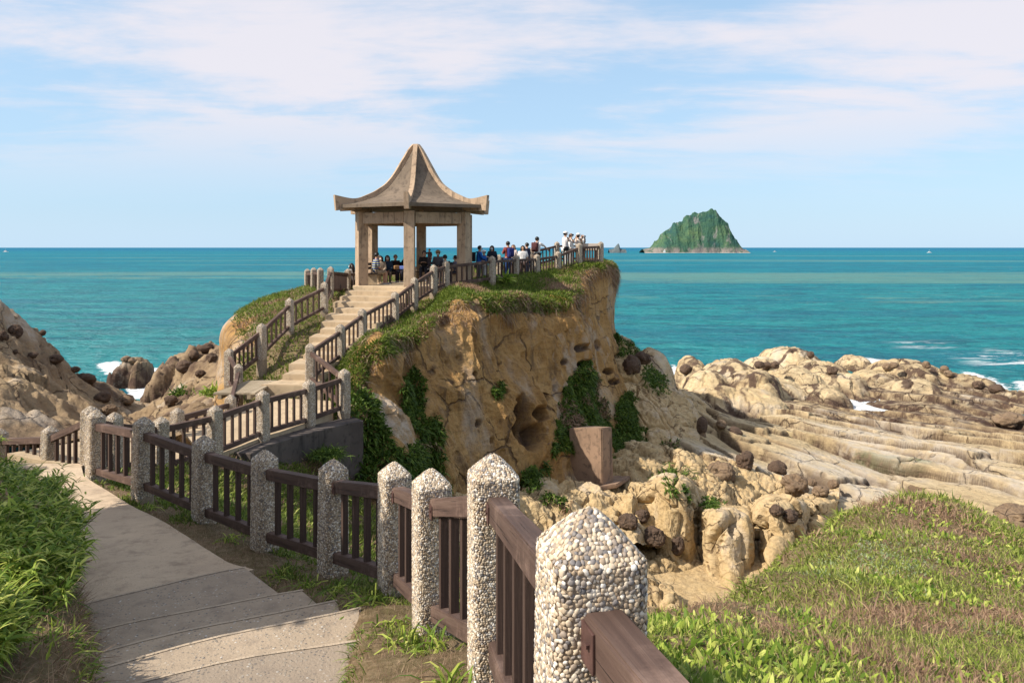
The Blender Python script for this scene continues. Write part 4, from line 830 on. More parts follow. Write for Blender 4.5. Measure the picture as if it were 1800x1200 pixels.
# ---------------------------------------------------------------- footpath and steps
def prism(name, top, depth, mat, parent=None, bev=0.012, sub=None):
    bm = bmesh.new(); vs = [bm.verts.new(p) for p in top]; f = bm.faces.new(vs)
    if f.normal.z < 0: f.normal_flip()
    f.normal_update()
    if f.normal.z < 0: f.normal_flip()
    r = bmesh.ops.extrude_face_region(bm, geom=[f]); nv = [v for v in r['geom'] if isinstance(v, bmesh.types.BMVert)]
    tops = list(vs)
    for v in tops: v.co.z -= depth
    for v in nv: pass
    bmesh.ops.recalc_face_normals(bm, faces=list(bm.faces))
    if bev: bmesh.ops.bevel(bm, geom=[e for e in bm.edges if all(v.co.z > min(p[2] for p in top)-depth*0.5 for v in e.verts)], offset=bev, segments=2, affect='EDGES')
    return bmobj(name, bm, mat, parent)
def lerp(a, b, t): return tuple(a[i]+(b[i]-a[i])*t for i in range(len(a)))
# sloping slab of the footpath
pr = pathR[8:]; pl_ = 0
def slab_strip(name, Rr_, Ll_, zf, mat, parent=None, thick=0.3, nlen=60, nw=14, noise=0.008):
    def res(p, n):
        p = np.array(p, float); d = np.concatenate([[0], np.cumsum(np.linalg.norm(np.diff(p, axis=0), axis=1))]); t = np.linspace(0, d[-1], n); return np.stack([np.interp(t, d, p[:, k]) for k in range(p.shape[1])], 1)
    a = res(Rr_, nlen); b = res(Ll_, nlen); w = np.linspace(0, 1, nw)[None, :, None]; P = a[:, None]*(1-w)+b[:, None]*w
    Z = zf(P[..., 0], P[..., 1])+noise*fbm(np.stack([P[..., 0], P[..., 1], P[..., 0]*0], -1)*2, 3)
    T = np.concatenate([P[..., :2], Z[..., None]], -1)
    # skirt
    e = 0.02; ring_i = [(0, j) for j in range(nw)]+[(i, nw-1) for i in range(1, nlen)]+[(nlen-1, j) for j in range(nw-2, -1, -1)]+[(i, 0) for i in range(nlen-2, 0, -1)]
    ring = np.array([i*nw+j for i, j in ring_i]); V = T.reshape(-1, 3); B = V[ring]-np.array([0, 0, thick]); k = len(ring); n0 = len(V)
    q = np.array([[ring[i], ring[(i+1) % k], n0+(i+1) % k, n0+i] for i in range(k)])
    return meshnp(name, np.concatenate([V, B]), [gridfaces(nlen, nw), q], mat, parent, smooth=False)
pz = rbf_fit([(-2.39,6.85,8.02),(-2.73,7.1,7.98),(-3.9,8.4,7.86),(-4.75,9.2,7.80),(-6.25,10.8,7.66),(-6.7,11.5,7.6),(-4.4,5.6,8.05),(-5,6.4,7.98),(-6.2,8.2,7.86),(-7,9.4,7.78),(-8.4,11.6,7.6)], 1.0, 0.05)
o = slab_strip('footpath', [(-2.39,6.85)]+pathR[9:]+[(-6.75,11.7)], [(-3.6,5.98)]+pathL[9:]+[(-8.4,11.7)], pz, M['path']); o['kind'] = 'structure'
SR = [(-2.45,6.78),(-1.72,6.06),(-1.31,5.62),(-1.06,5.2),(-.92,4.52),(-.77,3.82),(-.68,3.10),(-.63,2.35),(-.60,1.6),(-.55,.85),(-.48,.1),(-.42,-1.0)]
SL = [(-3.65,5.95),(-3.25,5.3),(-2.9,4.8),(-2.65,4.35),(-2.4,3.9),(-2.25,3.4),(-2.15,2.8),(-2.1,2.2),(-2.05,1.5),(-2.0,.75),(-1.95,.0),(-1.9,-1.0)]
SZ = [8.02,8.14,8.27,8.42,8.56,8.70,8.84,8.98,9.12,9.26,9.40,9.40]
steps = thing('footpath_steps', 'broad exposed aggregate concrete steps of the near footpath', 'steps', (-2, 3, 8))
for k in range(len(SR)-1):
    z = SZ[k]+0.06
    def curve(a, b, n=9):   # slightly bowed nosing
        out = []
        for i in range(n):
            t = i/(n-1); p = lerp(a, b, t); w = 0.05*math.sin(math.pi*t)+0.012*math.sin(9*t+k); dx, dy = b[0]-a[0], b[1]-a[1]; L = math.hypot(dx, dy)
            out.append((p[0]+dy/L*w, p[1]-dx/L*w))
        return out
    fr_ = curve(SR[k], SL[k]); bk = curve(SR[min(k+1, 11)], SL[min(k+1, 11)])
    # rounded outer corner on the fence side
    top = [(p[0]+2, p[1]-3, z-8) for p in fr_]+[(p[0]+2, p[1]-3-(0.06), z-8) for p in bk[::-1]]
    st = prism('step', top, 0.35, M['step'], steps, 0.014)
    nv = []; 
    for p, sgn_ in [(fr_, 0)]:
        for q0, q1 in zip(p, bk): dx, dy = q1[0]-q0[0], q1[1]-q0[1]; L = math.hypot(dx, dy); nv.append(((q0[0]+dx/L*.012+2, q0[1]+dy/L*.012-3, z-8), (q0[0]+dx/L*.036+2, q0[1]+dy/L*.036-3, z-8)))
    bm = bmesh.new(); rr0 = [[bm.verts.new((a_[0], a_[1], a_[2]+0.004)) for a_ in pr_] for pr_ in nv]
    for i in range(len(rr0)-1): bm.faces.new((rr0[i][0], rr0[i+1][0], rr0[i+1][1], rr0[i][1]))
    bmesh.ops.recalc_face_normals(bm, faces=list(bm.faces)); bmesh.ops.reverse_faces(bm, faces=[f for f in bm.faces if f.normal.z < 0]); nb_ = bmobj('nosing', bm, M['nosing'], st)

# lower walkway, slatted deck and the retaining wall
wk = [[(-7.0,11.9),(-6.6,12.7),(-6.1,13.4),(-5.62,14.15),(-5.15,15.35),(-4.55,16.45),(-4.15,17.2),(-4.4,17.9)],
      [(-8.6,12.6),(-8.2,14.2),(-7.6,15.0),(-7.1,15.5),(-6.6,16.5),(-6.35,17.4),(-6.3,18.0),(-6.2,18.4)]]
wz = rbf_fit([(-7,11.9,7.5),(-8.6,12.6,7.5),(-6.1,13.4,7.12),(-5.6,14.2,7.05),(-5.15,15.35,7.08),(-4.55,16.5,7.1),(-4.2,17.2,7.2),(-7.1,15.5,7.08),(-6.6,16.5,7.15),(-6.2,18.3,7.3),(-4.4,17.9,7.3)], 1.0, .05)
o = slab_strip('lower_walkway', wk[0], wk[1], wz, M['stair'], thick=0.9); o['kind'] = 'structure'
deck = thing('slatted_deck', 'small weathered plank deck at the foot of the stairs', 'deck', W(440,690,18.7))
for k in range(13):
    y = 17.75+k*0.13; a = (-7.15+0.02*k, y, 7.50); b = (-6.15+0.0*k, y+0.02, 7.50); lo = Vector(deck.location); beam_between('plank', Vector(a)-lo, Vector(b)-lo, 0.105, 0.05, M['deck'], deck, 0.004)
for xx in (-7.0, -6.3): lo = Vector(deck.location); beam_between('joist', Vector((xx, 17.7, 7.42))-lo, Vector((xx, 19.4, 7.42))-lo, 0.09, 0.1, M['deck'], deck, 0.004)
def wallmesh(name, line, zt, zb, th, mat, label, cat, parent=None):
    """solid wall that follows a plan polyline; zt/zb per point, back offset th"""
    p = np.array(line, float); n = len(p); d = np.gradient(p, axis=0); d /= np.linalg.norm(d, axis=1)[:, None]; nr = np.stack([-d[:, 1], d[:, 0]], 1)
    bm = bmesh.new(); rows = []
    for k in range(n):
        f = p[k]; b = p[k]+nr[k]*th; rows.append([bm.verts.new((f[0], f[1], zb[k])), bm.verts.new((f[0], f[1], zt[k])), bm.verts.new((b[0], b[1], zt[k])), bm.verts.new((b[0], b[1], zb[k]))])
    for k in range(n-1):
        for j in range(4): bm.faces.new((rows[k][j], rows[k+1][j], rows[k+1][(j+1) % 4], rows[k][(j+1) % 4]))
    bm.faces.new(rows[0]); bm.faces.new(rows[-1][::-1]); bmesh.ops.recalc_face_normals(bm, faces=list(bm.faces))
    bmesh.ops.bevel(bm, geom=list(bm.edges), offset=0.015, segments=1, affect='EDGES'); bmesh.ops.subdivide_edges(bm, edges=[e for e in bm.edges if e.calc_length() > .5], cuts=5, use_grid_fill=True)
    o = bmobj(name, bm, mat, parent)
    if label: tag(o, label, cat)
    return o
wl = [(W(445,760,14.6)), W(470,770,15.1), W(545,745,16.15), W(618,722,17.0), W(640,722,17.2)]
wallmesh('retaining_wall', [(a[0]+.02, a[1]-0.16) for a in wl], [6.98, 7.0, 7.0, 7.02, 7.02], [5.0, 4.6, 4.4, 4.2, 4.2], 0.5, M['wall'], 'dark stained retaining wall under the walkway fence', 'wall')

# ---------------------------------------------------------------- staircase to the pavilion
stairs = thing('pavilion_stairs', 'flight of pale stone stairs climbing the headland to the pavilion', 'stairs', W(560,640,20))
RE = [(-4.72,18.5),(-4.95,19.3),(-4.72,20.6),(-4.45,22.3),(-4.15,23.6),(-3.95,24.8),(-3.7,25.9),(-3.9,27.2)]
LE = [(-6.35,18.6),(-5.95,19.5),(-5.9,20.6),(-5.97,21.6),(-6.05,23.2),(-6.1,24.6),(-6.2,26.4),(-6.2,28.0)]
def at_(pl, t):
    p = np.array(pl); d = np.concatenate([[0], np.cumsum(np.hypot(*np.diff(p, axis=0).T))]); s_ = t*d[-1]; return (np.interp(s_, d, p[:, 0]), np.interp(s_, d, p[:, 1]))
ns = 13; lo = Vector(stairs.location)
for k in range(ns):
    z = 7.40+(k+1)*(9.40-7.40)/ns; t0 = k/ns; t1 = min(1, (k+1)/ns+0.03)
    a = at_(RE, t0); b = at_(LE, t0); c = at_(LE, t1); d = at_(RE, t1); j = 0.10*math.sin(k*2.3)
    prism('stair_step', [(a[0]-lo.x, a[1]-lo.y, z-lo.z), (b[0]+j-lo.x, b[1]-lo.y, z-lo.z), (c[0]+j-lo.x, c[1]-lo.y, z-lo.z), (d[0]-lo.x, d[1]-lo.y, z-lo.z)], 0.7, M['stair'], stairs, 0.02)

# ---------------------------------------------------------------- the pavilion
PC = Vector((W(731,500,29.6)[0], 29.6, 9.55)); PR = R(-90)+math.atan2(-PC.x, 28.5)*0.0
pav = thing('pavilion', 'six sided concrete pavilion with a sweeping pointed roof on the headland', 'pavilion', PC)
def hexv(r, z, k, off=0): a = PR+R(60)*k+off+R(1.5); return Vector((r*math.cos(a), r*math.sin(a), z))
bm = bmesh.new()
def hexslab(bm, r, z0, z1):
    a = [bm.verts.new(hexv(r, z0, k)) for k in range(6)]; b = [bm.verts.new(hexv(r, z1, k)) for k in range(6)]
    for k in range(6): bm.faces.new((a[k], a[(k+1) % 6], b[(k+1) % 6], b[k]))
    bm.faces.new(a[::-1]); bm.faces.new(b)
hexslab(bm, 2.62, -0.8, 0.0)
bmesh.ops.bevel(bm, geom=list(bm.edges), offset=0.02, segments=1, affect='EDGES'); bmobj('floor_slab', bm, M['stair'], pav)
RC = 2.26; HCOL = 2.36; K = 0.965; KZ = 1.012
for k in range(6):
    v = hexv(RC, 0, k); a = PR+R(60)*k+R(1.5); bm = bmesh.new(); box_bm(bm, (0, 0, 0), (0.39, 0.39, HCOL+0.45), None, 0.015)
    o = bmobj('column', bm, M['pav'], pav); o.location = (v.x, v.y, (HCOL+0.45)/2-0.003); o.rotation_euler = (0, 0, a)
for k in range(6):
    a = hexv(RC+0.02, 2.56, k); b = hexv(RC+0.02, 2.56, k+1); d = (b-a).normalized(); beam_between('beam', a+d*0.185, b-d*0.185, 0.26, 0.42, M['pav'], pav, 0.012)
# roof: ridge height profile along the corner radius
rr = np.array([0.10, 0.28, 0.45, 0.61, 1.04, 1.34, 1.83, 2.45, 2.9, 3.25]); rz = np.array([15.02, 14.78, 14.45, 14.20, 13.60, 13.26, 12.93, 12.72, 12.62, 12.585])-9.57
rf = np.linspace(0.10, 3.25, 44); zf = np.interp(rf, rr, rz)
for _ in range(3): zf[1:-1] = (zf[:-2]+2*zf[1:-1]+zf[2:])/4
bm = bmesh.new(); nj = 7; top = []; 
for i, (r, z) in enumerate(zip(rf, zf)):
    row = []
    for k in range(6):
        for j in range(nj):
            t = j/nj; p = hexv(r*K, z*KZ+.02, k).lerp(hexv(r*K, z*KZ+.02, k+1), t); row.append(bm.verts.new(p))
    top.append(row)
m_ = nj*6
for i in range(len(top)-1):
    for j in range(m_): bm.faces.new((top[i][j], top[i+1][j], top[i+1][(j+1) % m_], top[i][(j+1) % m_]))
bot = [bm.verts.new(v.co-Vector((0, 0, 0.125))) for v in top[-1]]; inn = [bm.verts.new(Vector((v.co.x*0.62, v.co.y*0.62, v.co.z+0.02))) for v in top[-1]]
for j in range(m_):
    j2 = (j+1) % m_; bm.faces.new((top[-1][j], bot[j], bot[j2], top[-1][j2])); bm.faces.new((bot[j], inn[j], inn[j2], bot[j2]))
ap = bm.verts.new((0, 0, inn[0].co.z+0.5))
for j in range(m_): bm.faces.new((inn[j], ap, inn[(j+1) % m_]))
bmesh.ops.recalc_face_normals(bm, faces=list(bm.faces)); bmobj('roof', bm, M['roof'], pav)
# six ridge beams with upturned fins
r2 = np.array([0.13, 0.28, 0.61, 1.04, 1.34, 1.83, 2.45, 2.75, 3.1, 3.47]); z2 = np.array([15.06, 14.93, 14.42, 13.76, 13.43, 13.12, 12.86, 12.82, 12.87, 12.94])-9.57
rs = np.linspace(0.13, 3.47, 40); zt = np.interp(rs, r2, z2); 
for _ in range(2): zt[1:-1] = (zt[:-2]+2*zt[1:-1]+zt[2:])/4
zb = np.interp(rs, [0.1, 2.3, 2.8, 3.42, 3.47], [14.5-9.57, 12.55-9.57, 12.42-9.57, 12.36-9.57, 12.36-9.57]); zb = np.minimum(zb, zt-0.3)
for k in range(6):
    bm = bmesh.new(); rows = []; a = PR+R(60)*k+R(1.5); ca, sa = math.cos(a), math.sin(a)
    for r, t, b in zip(rs, zt, zb):
        w = 0.085; r_b = r-0.06*(r > 3.3)
        rows.append([bm.verts.new((rr_*K*ca-s_*w*sa, rr_*K*sa+s_*w*ca, z*KZ+.02)) for (s_, z, rr_) in ((-1, b, r_b), (1, b, r_b), (1, t, r), (-1, t, r))])
    for i in range(len(rows)-1):
        for j in range(4): bm.faces.new((rows[i][j], rows[i+1][j], rows[i+1][(j+1) % 4], rows[i][(j+1) % 4]))
    bm.faces.new(rows[0][::-1]); bm.faces.new(rows[-1]); bmesh.ops.recalc_face_normals(bm, faces=list(bm.faces)); bmobj('ridge_beam', bm, M['pav'], pav)
    # bracket arm below each corner
    beam_between('rafter', Vector((RC*ca, RC*sa, 2.99)), Vector((3.1*ca, 3.1*sa, 2.93)), 0.16, 0.22, M['pav'], pav, 0.01)
# benches between the rear and side columns
for k in (1, 2, 3, 4, 5):
    if k == 5: continue
    a = hexv(RC-0.12, 0.42, k); b = hexv(RC-0.12, 0.42, k+1); d = (b-a).normalized(); n_ = Vector((-d.y, d.x, 0)); 
    if n_.dot(a) > 0: n_ = -n_
    be = thing('bench', ['wooden bench on the right side of the pavilion', 'wooden bench at the right rear of the pavilion', 'wooden bench at the left rear of the pavilion, full of people', 'wooden bench on the left side of the pavilion'][k-1], 'bench', PC+(a+b)/2-Vector((0, 0, .42)))
    L = (b-a).length-0.55; yaw = math.atan2(d.y, d.x); be.rotation_euler = (0, 0, yaw); sg = 1 if Vector((-d.y, d.x, 0)).dot(n_) > 0 else -1
    for j in range(4): box('seat_slat', (0, sg*(0.04+j*0.105), 0.42), (L, 0.09, 0.035), M['woodv'], be, None, 0.004)
    for j in range(2): box('back_slat', (0, -sg*0.06, 0.62+j*0.16), (L, 0.03, 0.11), M['woodv'], be, None, 0.004)
    for e in (-1, 1):
        box('leg', (e*L*0.4, sg*0.2, 0.2), (0.07, 0.38, 0.4), M['stair'], be, None, 0.005); box('back_support', (e*L*0.4, -sg*0.03, 0.5), (0.05, 0.03, 0.62), M['woodv'], be, None, 0.003)
# information board at the viewpoint
ib = thing('information_board', 'tilted information board on two posts beyond the photographers', 'sign', W(1040,472,36.2))
z0 = ib.location.z
box('panel', (0, 0, 1.05), (0.66, 0.42, 0.04), M['stair'], ib, (R(52), 0, R(8)), 0.008); box('panel_face', (0, -0.022, 1.066), (0.58, 0.35, 0.012), plain('faded_board', (0.36, 0.30, 0.25)), ib, (R(52), 0, R(8)), 0.003)
for e in (-0.22, 0.22): box('leg', (e, 0.02, 0.4), (0.08, 0.08, 1.15), M['wood'], ib, None, 0.006)
# concrete pier against the foot of the headland
pb = bmesh.new(); A = [W(1000,752,24.6), W(1058,752,24.0), W(1076,750,24.6), W(1030,748,26)]; Bb = [W(1002,848,24.6), W(1059,854,24.0), W(1079,849,24.6), W(1030,836,26)]
ta = [pb.verts.new(p) for p in A]; tb = [pb.verts.new(p) for p in Bb]
for k in range(4): pb.faces.new((ta[k], ta[(k+1) % 4], tb[(k+1) % 4], tb[k]))
pb.faces.new(ta); pb.faces.new(tb); bmesh.ops.recalc_face_normals(pb, faces=list(pb.faces)); bmesh.ops.bevel(pb, geom=list(pb.edges), offset=0.03, segments=2, affect='EDGES')
tag(bmobj('concrete_pier', pb, M['pier']), 'square concrete pier standing free below the cliff', 'pier')
pb = bmesh.new(); top = [W(1005,852,24.9), W(1040,858,23.6), W(1085,850,23.8), W(1110,835,25.5), W(1060,835,26.5)]
prism('pier_footing', top, 0.14, M['pier'], None, 0.03)
tag(bpy.data.objects['pier_footing'], 'thin broken concrete footing under the pier', 'footing')
# ---------------------------------------------------------------- vegetation
def sample_surf(P, w, count, rg):
    """random points on a grid surface, probability = cell area x weight"""
    a = P[1:, :-1]-P[:-1, :-1]; b = P[:-1, 1:]-P[:-1, :-1]; ar = np.linalg.norm(np.cross(a, b), axis=2)*w[:-1, :-1]
    c = np.cumsum(ar.ravel()); k = np.searchsorted(c, rg.uniform(0, c[-1], count)); k = np.clip(k, 0, len(c)-1); i, j = np.unravel_index(k, ar.shape)
    u = rg.uniform(size=(count, 1)); v = rg.uniform(size=(count, 1)); p = P[i, j]*(1-u)*(1-v)+P[i+1, j]*u*(1-v)+P[i, j+1]*(1-u)*v+P[i+1, j+1]*u*v
    return p, i, j
def blades(name, pos, dirs, length, width, droop, mat, prof=(0.55, 1.0, 0.6), label=None, rg=None, parent=None, fold=0.0, flat=None):
    """strips that start at pos, go along dirs and bend down by droop"""
    k = len(pos); seg = len(prof); length = np.broadcast_to(length, (k,)); width = np.broadcast_to(width, (k,)); d = dirs/np.linalg.norm(dirs, axis=1)[:, None]
    side = np.cross(d, np.array([0, 0, 1.0])+rg.normal(size=(k, 3))*(0.5 if flat is None else flat)); side /= np.linalg.norm(side, axis=1)[:, None]+1e-9
    V = []; ts = np.linspace(0, 1, seg+1)
    dr = np.broadcast_to(droop, (k,))
    for s_, t in enumerate(ts[:-1]):
        c = pos+d*(length*t)[:, None]; c = c-np.array([0, 0, 1.0])*(dr*length*t*t)[:, None]; w = side*(width*prof[s_]*0.5)[:, None]; V += [c-w, c+w]
    tip = pos+d*length[:, None]-np.array([0, 0, 1.0])*(dr*length)[:, None]; V.append(tip); V = np.stack(V, 1); m = V.shape[1]
    base = np.arange(k)[:, None]*m; q = [np.concatenate([base+2*s_, base+2*s_+1, base+2*s_+3, base+2*s_+2], 1) for s_ in range(seg-1)]
    t3 = np.concatenate([base+2*(seg-1), base+2*(seg-1)+1, base+2*seg], 1)
    return meshnp(name, V.reshape(-1, 3), ([np.concatenate(q)] if q else [])+[t3], mat, parent, smooth=False)
rg = np.random.default_rng(11)
# -- headland turf
px, py = PX(HEAD)
nz = HN[..., 2]
rimn = 0.45*fbm(HEAD*np.array([.7, .7, .5]), 3)
turf = sst(3.15, 2.75, TV+rimn+0.25*fbm(HEAD*2.2, 2))
# deeper tongues of turf that hang over the rim
tong = inpoly(px, py, [(840,500),(1012,475),(1010,520),(1000,545),(960,552),(925,548),(880,552),(850,548),(835,520)])*1.0
tong = np.maximum(tong, inpoly(px, py, [(600,640),(720,560),(768,530),(770,560),(745,600),(690,625),(640,648),(605,672)]))
turf = np.maximum(turf, sst(3.75, 3.3, TV+rimn)*(TU > 16.5)*(TU < 20.3)); turf = np.maximum(turf, tong*(TU < 12)*sst(3.9, 3.5, TV))
backok = np.where(TU > 13.5, 0.35, 1.0)
# keep the stairs, the pavilion floor and the board walk clear
stairpoly = [(a, b) for a, b in RE]+[(a, b) for a, b in LE[::-1]]
clear = inpoly(HEAD[..., 0], HEAD[..., 1], stairpoly) | (np.hypot(HEAD[..., 0]-PC.x, HEAD[..., 1]-PC.y) < 2.7)
w = turf*backok*(~clear)*(TV > 0.02)
n = 130000; p, i, j = sample_surf(HEAD, w*np.where(TV > 1.6, 1.6, 0.8), n, rg); nn = HN[i, j]
d = nn*0.7+np.array([0, 0, 0.7])+rg.normal(size=(n, 3))*0.55; tag(blades('headland_grass', p-nn*0.02, d, rg.uniform(0.10, 0.26, n), rg.uniform(0.022, 0.04, n), rg.uniform(0.1, 0.7, n), M['cliffgrass'], (0.8, 0.8), rg=rg), kind='stuff')
rimw = np.exp(-((TV+rimn-3.0)/0.22)**2)*(TU < 14)*1.0+0.6*tong*sst(3.2, 3.5, TV)
n = 16000; p, i, j = sample_surf(HEAD, rimw, n, rg); nn = HN[i, j]; d = nn*0.6+np.array([0, 0, -0.5])+rg.normal(size=(n, 3))*0.4
tag(blades('hanging_dead_grass', p, d, rg.uniform(0.15, 0.38, n), rg.uniform(0.014, 0.028, n), rg.uniform(0.3, 0.9, n), M['drygrass'], (0.8, 0.7), rg=rg), kind='stuff')
# -- plants on the cliff ledges
ivyp = [[(612,690),(640,700),(662,725),(690,775),(715,800),(722,830),(770,770),(778,830),(782,880),(620,880)], [(722,648),(742,660),(745,700),(740,722),(765,728),(778,760),(775,820),(740,840),(715,800),(730,770),(715,735),(705,715),(705,680)],
        [(1005,655),(1025,645),(1045,660),(1050,690),(1072,720),(1078,752),(1000,755),(978,800),(975,760),(990,730),(985,700)], [(985,755),(1010,755),(1012,800),(985,790)],
        [(1080,700),(1110,690),(1118,730),(1105,760),(1085,750)], [(1075,750),(1130,755),(1145,770),(1110,790),(1078,800)], [(555,765),(580,755),(598,780),(590,808),(565,808)], [(862,675),(878,690),(872,700),(860,690)],
        [(1075,800),(1190,780),(1200,795),(1140,800),(1085,835)], [(1075,585),(1100,595),(1120,610),(1128,632),(1105,630),(1085,600)], [(1128,645),(1165,655),(1172,680),(1150,690),(1130,672)], [(1160,810),(1195,815),(1205,860),(1150,860)], [(948,808),(962,808),(962,825),(948,822)],
        [(915,825),(940,840),(945,870),(925,865)], [(950,870),(1000,880),(1010,895),(960,885)]]
def ivymask(P, lst, nzz=0.25, sc=1.3):
    a, b = PX(P); nx_ = fbm(P*sc, 3)*14; ny_ = fbm(P*sc+30, 3)*14; m = np.zeros(a.shape)
    for q in lst: m = np.maximum(m, inpoly(a+nx_, b+ny_, q))
    return m
for nm, Pm, Nm, lst, cnt, extra in (('cliff_plants', HEAD, HN, ivyp, 60000, (TU < 13.5)*(TV > 2.6)), ('buttress_plants', BUT, BUTN, ivyp, 14000, 1.0), ('ledge_plants', LOW, LOWN, ivyp, 5000, 1.0), ('gully_plants', GCL, GCLN, [[(1160,845),(1190,850),(1200,875),(1175,870)], [(1235,880),(1260,885),(1262,897),(1240,895)]], 2500, 1.0)):
    mk = ivymask(Pm, lst)*extra
    if mk.sum() < 50: continue
    p, i, j = sample_surf(Pm, mk, cnt, rg); nn = Nm[i, j]; d = nn*0.8+np.array([0, 0, 0.35])+rg.normal(size=(cnt, 3))*0.6; off = nn*rg.uniform(0, 0.3, (cnt, 1))*(0.5+0.5*np.sin(p[:, :1]*3))
    tag(blades(nm, p+off, d, rg.uniform(0.10, 0.24, cnt), rg.uniform(0.03, 0.06, cnt), rg.uniform(0.2, 0.9, cnt), M['ivy'], (0.7, 1.0, 0.6), rg=rg), kind='stuff')
def tuft(name, label, cat, base, n, ln, wd, mat, spread=1.0, upz=0.8, droop=(0.3, 0.9), r=0.12, seed=1, group=None):
    q = np.random.default_rng(seed); pos = np.array([0, 0, 0.0])+q.normal(size=(n, 3))*np.array([r, r, r*0.2]); d = q.normal(size=(n, 3))*spread; d[:, 2] = np.abs(d[:, 2])*0.6+upz
    o = blades(name, pos, d, q.uniform(ln*0.55, ln, n), q.uniform(wd*0.6, wd, n), q.uniform(droop[0], droop[1], n), mat, (0.6, 1.0, 0.7), rg=q); o.location = base; tag(o, label, cat, group); return o
tuft('grass_tuft', 'round green grass tuft growing out of the dark retaining wall', 'plant', W(576,800,16.0), 900, 0.42, 0.022, M['ivy'], 0.9, 0.4, (0.3, 1.0), 0.14, 3)
tuft('agave_plant', 'spiky bright green plant on the clifftop in front of the fence', 'plant', W(889,494,29.2), 60, 0.75, 0.09, M['bamboo'], 0.9, 0.5, (0.2, 0.6), 0.05, 4)
tuft('shrub', 'small green bush low on the rocks of the left cove', 'plant', W(328,692,33), 500, 0.6, 0.07, M['ivy'], 1.0, 0.5, (0.1, 0.6), 0.25, 5)
tuft('shrub', 'green plant on the rock beside the far walkway fence', 'plant', W(385,690,21.8), 300, 0.45, 0.06, M['bamboo'], 1.0, 0.5, (0.1, 0.6), 0.2, 6)
tuft('shrub', 'leafy clump among the yellow rocks below the pier', 'plant', W(1180,836,26.5), 500, 0.5, 0.05, M['ivy'], 1.0, 0.4, (0.1, 0.7), 0.35, 7)

# -- near hillside grass, in rings of decreasing fineness
NP = np.stack([NX, NY, NZ], -1); NN = gradn(NP); NN *= np.sign(NN[..., 2:3]); px, py = PX(NP); r = np.hypot(NX, NY)
onpath = sdp < -0.15
fence_line = dist_poly(NX, NY, [(a, b) for a, b, c in NEARF])
right = (NX > np.interp(NY, [-5, 0, 1.7, 3.44, 4.6, 5.7, 6.8, 7.7, 8.7, 9.6, 10.8], [1.2, .66, .22, -.02, -.42, -.8, -1.5, -2.4, -3.5, -4.7, -6])) 
vis = (NY > 0.6) & (px > -200) & (px < 2000)
# path verge: dry straw and bare earth with a few weeds
verge = (~onpath) & (~right) & (dp < 0.8) & (NX > np.interp(NY, [0, 4, 8, 12], [-1.6, -2, -5.5, -8]))
hill = right & vis & (r > 1.2)
def hilld(nm, mask, cnt, l0, l1, wd, mat, prof=(0.8, 0.8), up=0.8, sp=0.5, dr=(0.1, 0.8)):
    p, i, j = sample_surf(NP, mask.astype(float), cnt, rg); nn = NN[i, j]; d = nn*0.3+np.array([0, 0, up])+rg.normal(size=(cnt, 3))*sp
    tag(blades(nm, p-np.array([0, 0, .015]), d, rg.uniform(l0, l1, cnt), rg.uniform(wd*0.6, wd, cnt)*np.clip(p[:, 1]/7.0, 0.75, 1.5), rg.uniform(dr[0], dr[1], cnt), mat, prof, rg=rg), kind='stuff')
vis2 = vis & (py > 820)
inv = 1/np.clip(NY, 2.5, 14)**0.9
hilld('hillside_grass', hill*vis2*inv*(NX > 0.3)*(1+0.8*fbm(NP*0.8, 3)).clip(0.15, 2), 330000, 0.05, 0.15, 0.011, M['grass'], (0.8, 0.9), 0.5, 0.8, (0.0, 0.7))
hilld('hilltop_tall_grass', hill*vis2*(NY > 6.5)*sst(-.1, .4, fbm(NP*0.6+3, 3)), 42000, 0.14, 0.36, 0.016, M['grass'], (0.8, 0.9), 0.6, 0.7, (0.1, 0.9))
hilld('hillside_straw', hill*vis2*inv*(NX > 0.3)*sst(-0.25, 0.5, fbm(NP*0.5+9, 3)), 150000, 0.05, 0.17, 0.006, M['drygrass'], (0.8, 0.8), 0.3, 0.9, (0.0, 0.8))
hilld('hillside_weeds', hill*vis2*inv*(NX > 0.3)*sst(0.1, 0.4, fbm(NP*0.7+29, 3)), 16000, 0.07, 0.17, 0.034, M['bamboo'], (0.5, 1.0, 0.8), 0.6, 0.7, (0.1, 0.7))
palem = inpoly(px+fbm(NP*1.5, 2)*25, py+fbm(NP*1.5+5, 2)*18, [(1440,990),(1520,950),(1600,945),(1650,975),(1640,1010),(1590,1030),(1560,1020),(1480,1020),(1400,1015)]) | inpoly(px+fbm(NP*1.5, 2)*25, py+fbm(NP*1.5+5, 2)*18, [(1540,1045),(1620,1040),(1640,1070),(1560,1070)]) | inpoly(px+fbm(NP*2, 2)*25, py, [(1660,1085),(1740,1095),(1760,1120),(1680,1110)])
hilld('pale_ground_cover', palem*1.0, 22000, 0.03, 0.08, 0.022, M['pale'], (0.6, 1.0, 0.7), 0.5, 0.9, (0.1, 0.7))
nearg = right & (NY > 0.9) & (NY < 6) & (NX < 2.2)
hilld('broadleaf_weeds', nearg*(px > 1080)*(px < 1330)*(py > 1080)*1.0+nearg*(px > 1150)*(px < 1500)*(py > 1150), 3800, 0.08, 0.17, 0.045, M['bamboo'], (0.5, 1.0, 0.8), 0.6, 0.8, (0.1, 0.7))
back = right & (NX <= 0.5) & (NY > 2.2) & (NY < 18)
hilld('slope_grass', back*1.0, 80000, 0.07, 0.22, 0.018, M['cliffgrass'], (0.8, 0.9), 0.7, 0.6, (0.1, 0.8))
wallside = (NY > 9) & (NX < -1) & (~onpath) & (NX > -12)
hilld('verge_straw', verge*1.0, 90000, 0.03, 0.11, 0.007, M['drygrass'], (0.8,), 0.15, 0.9, (0.0, 0.5))
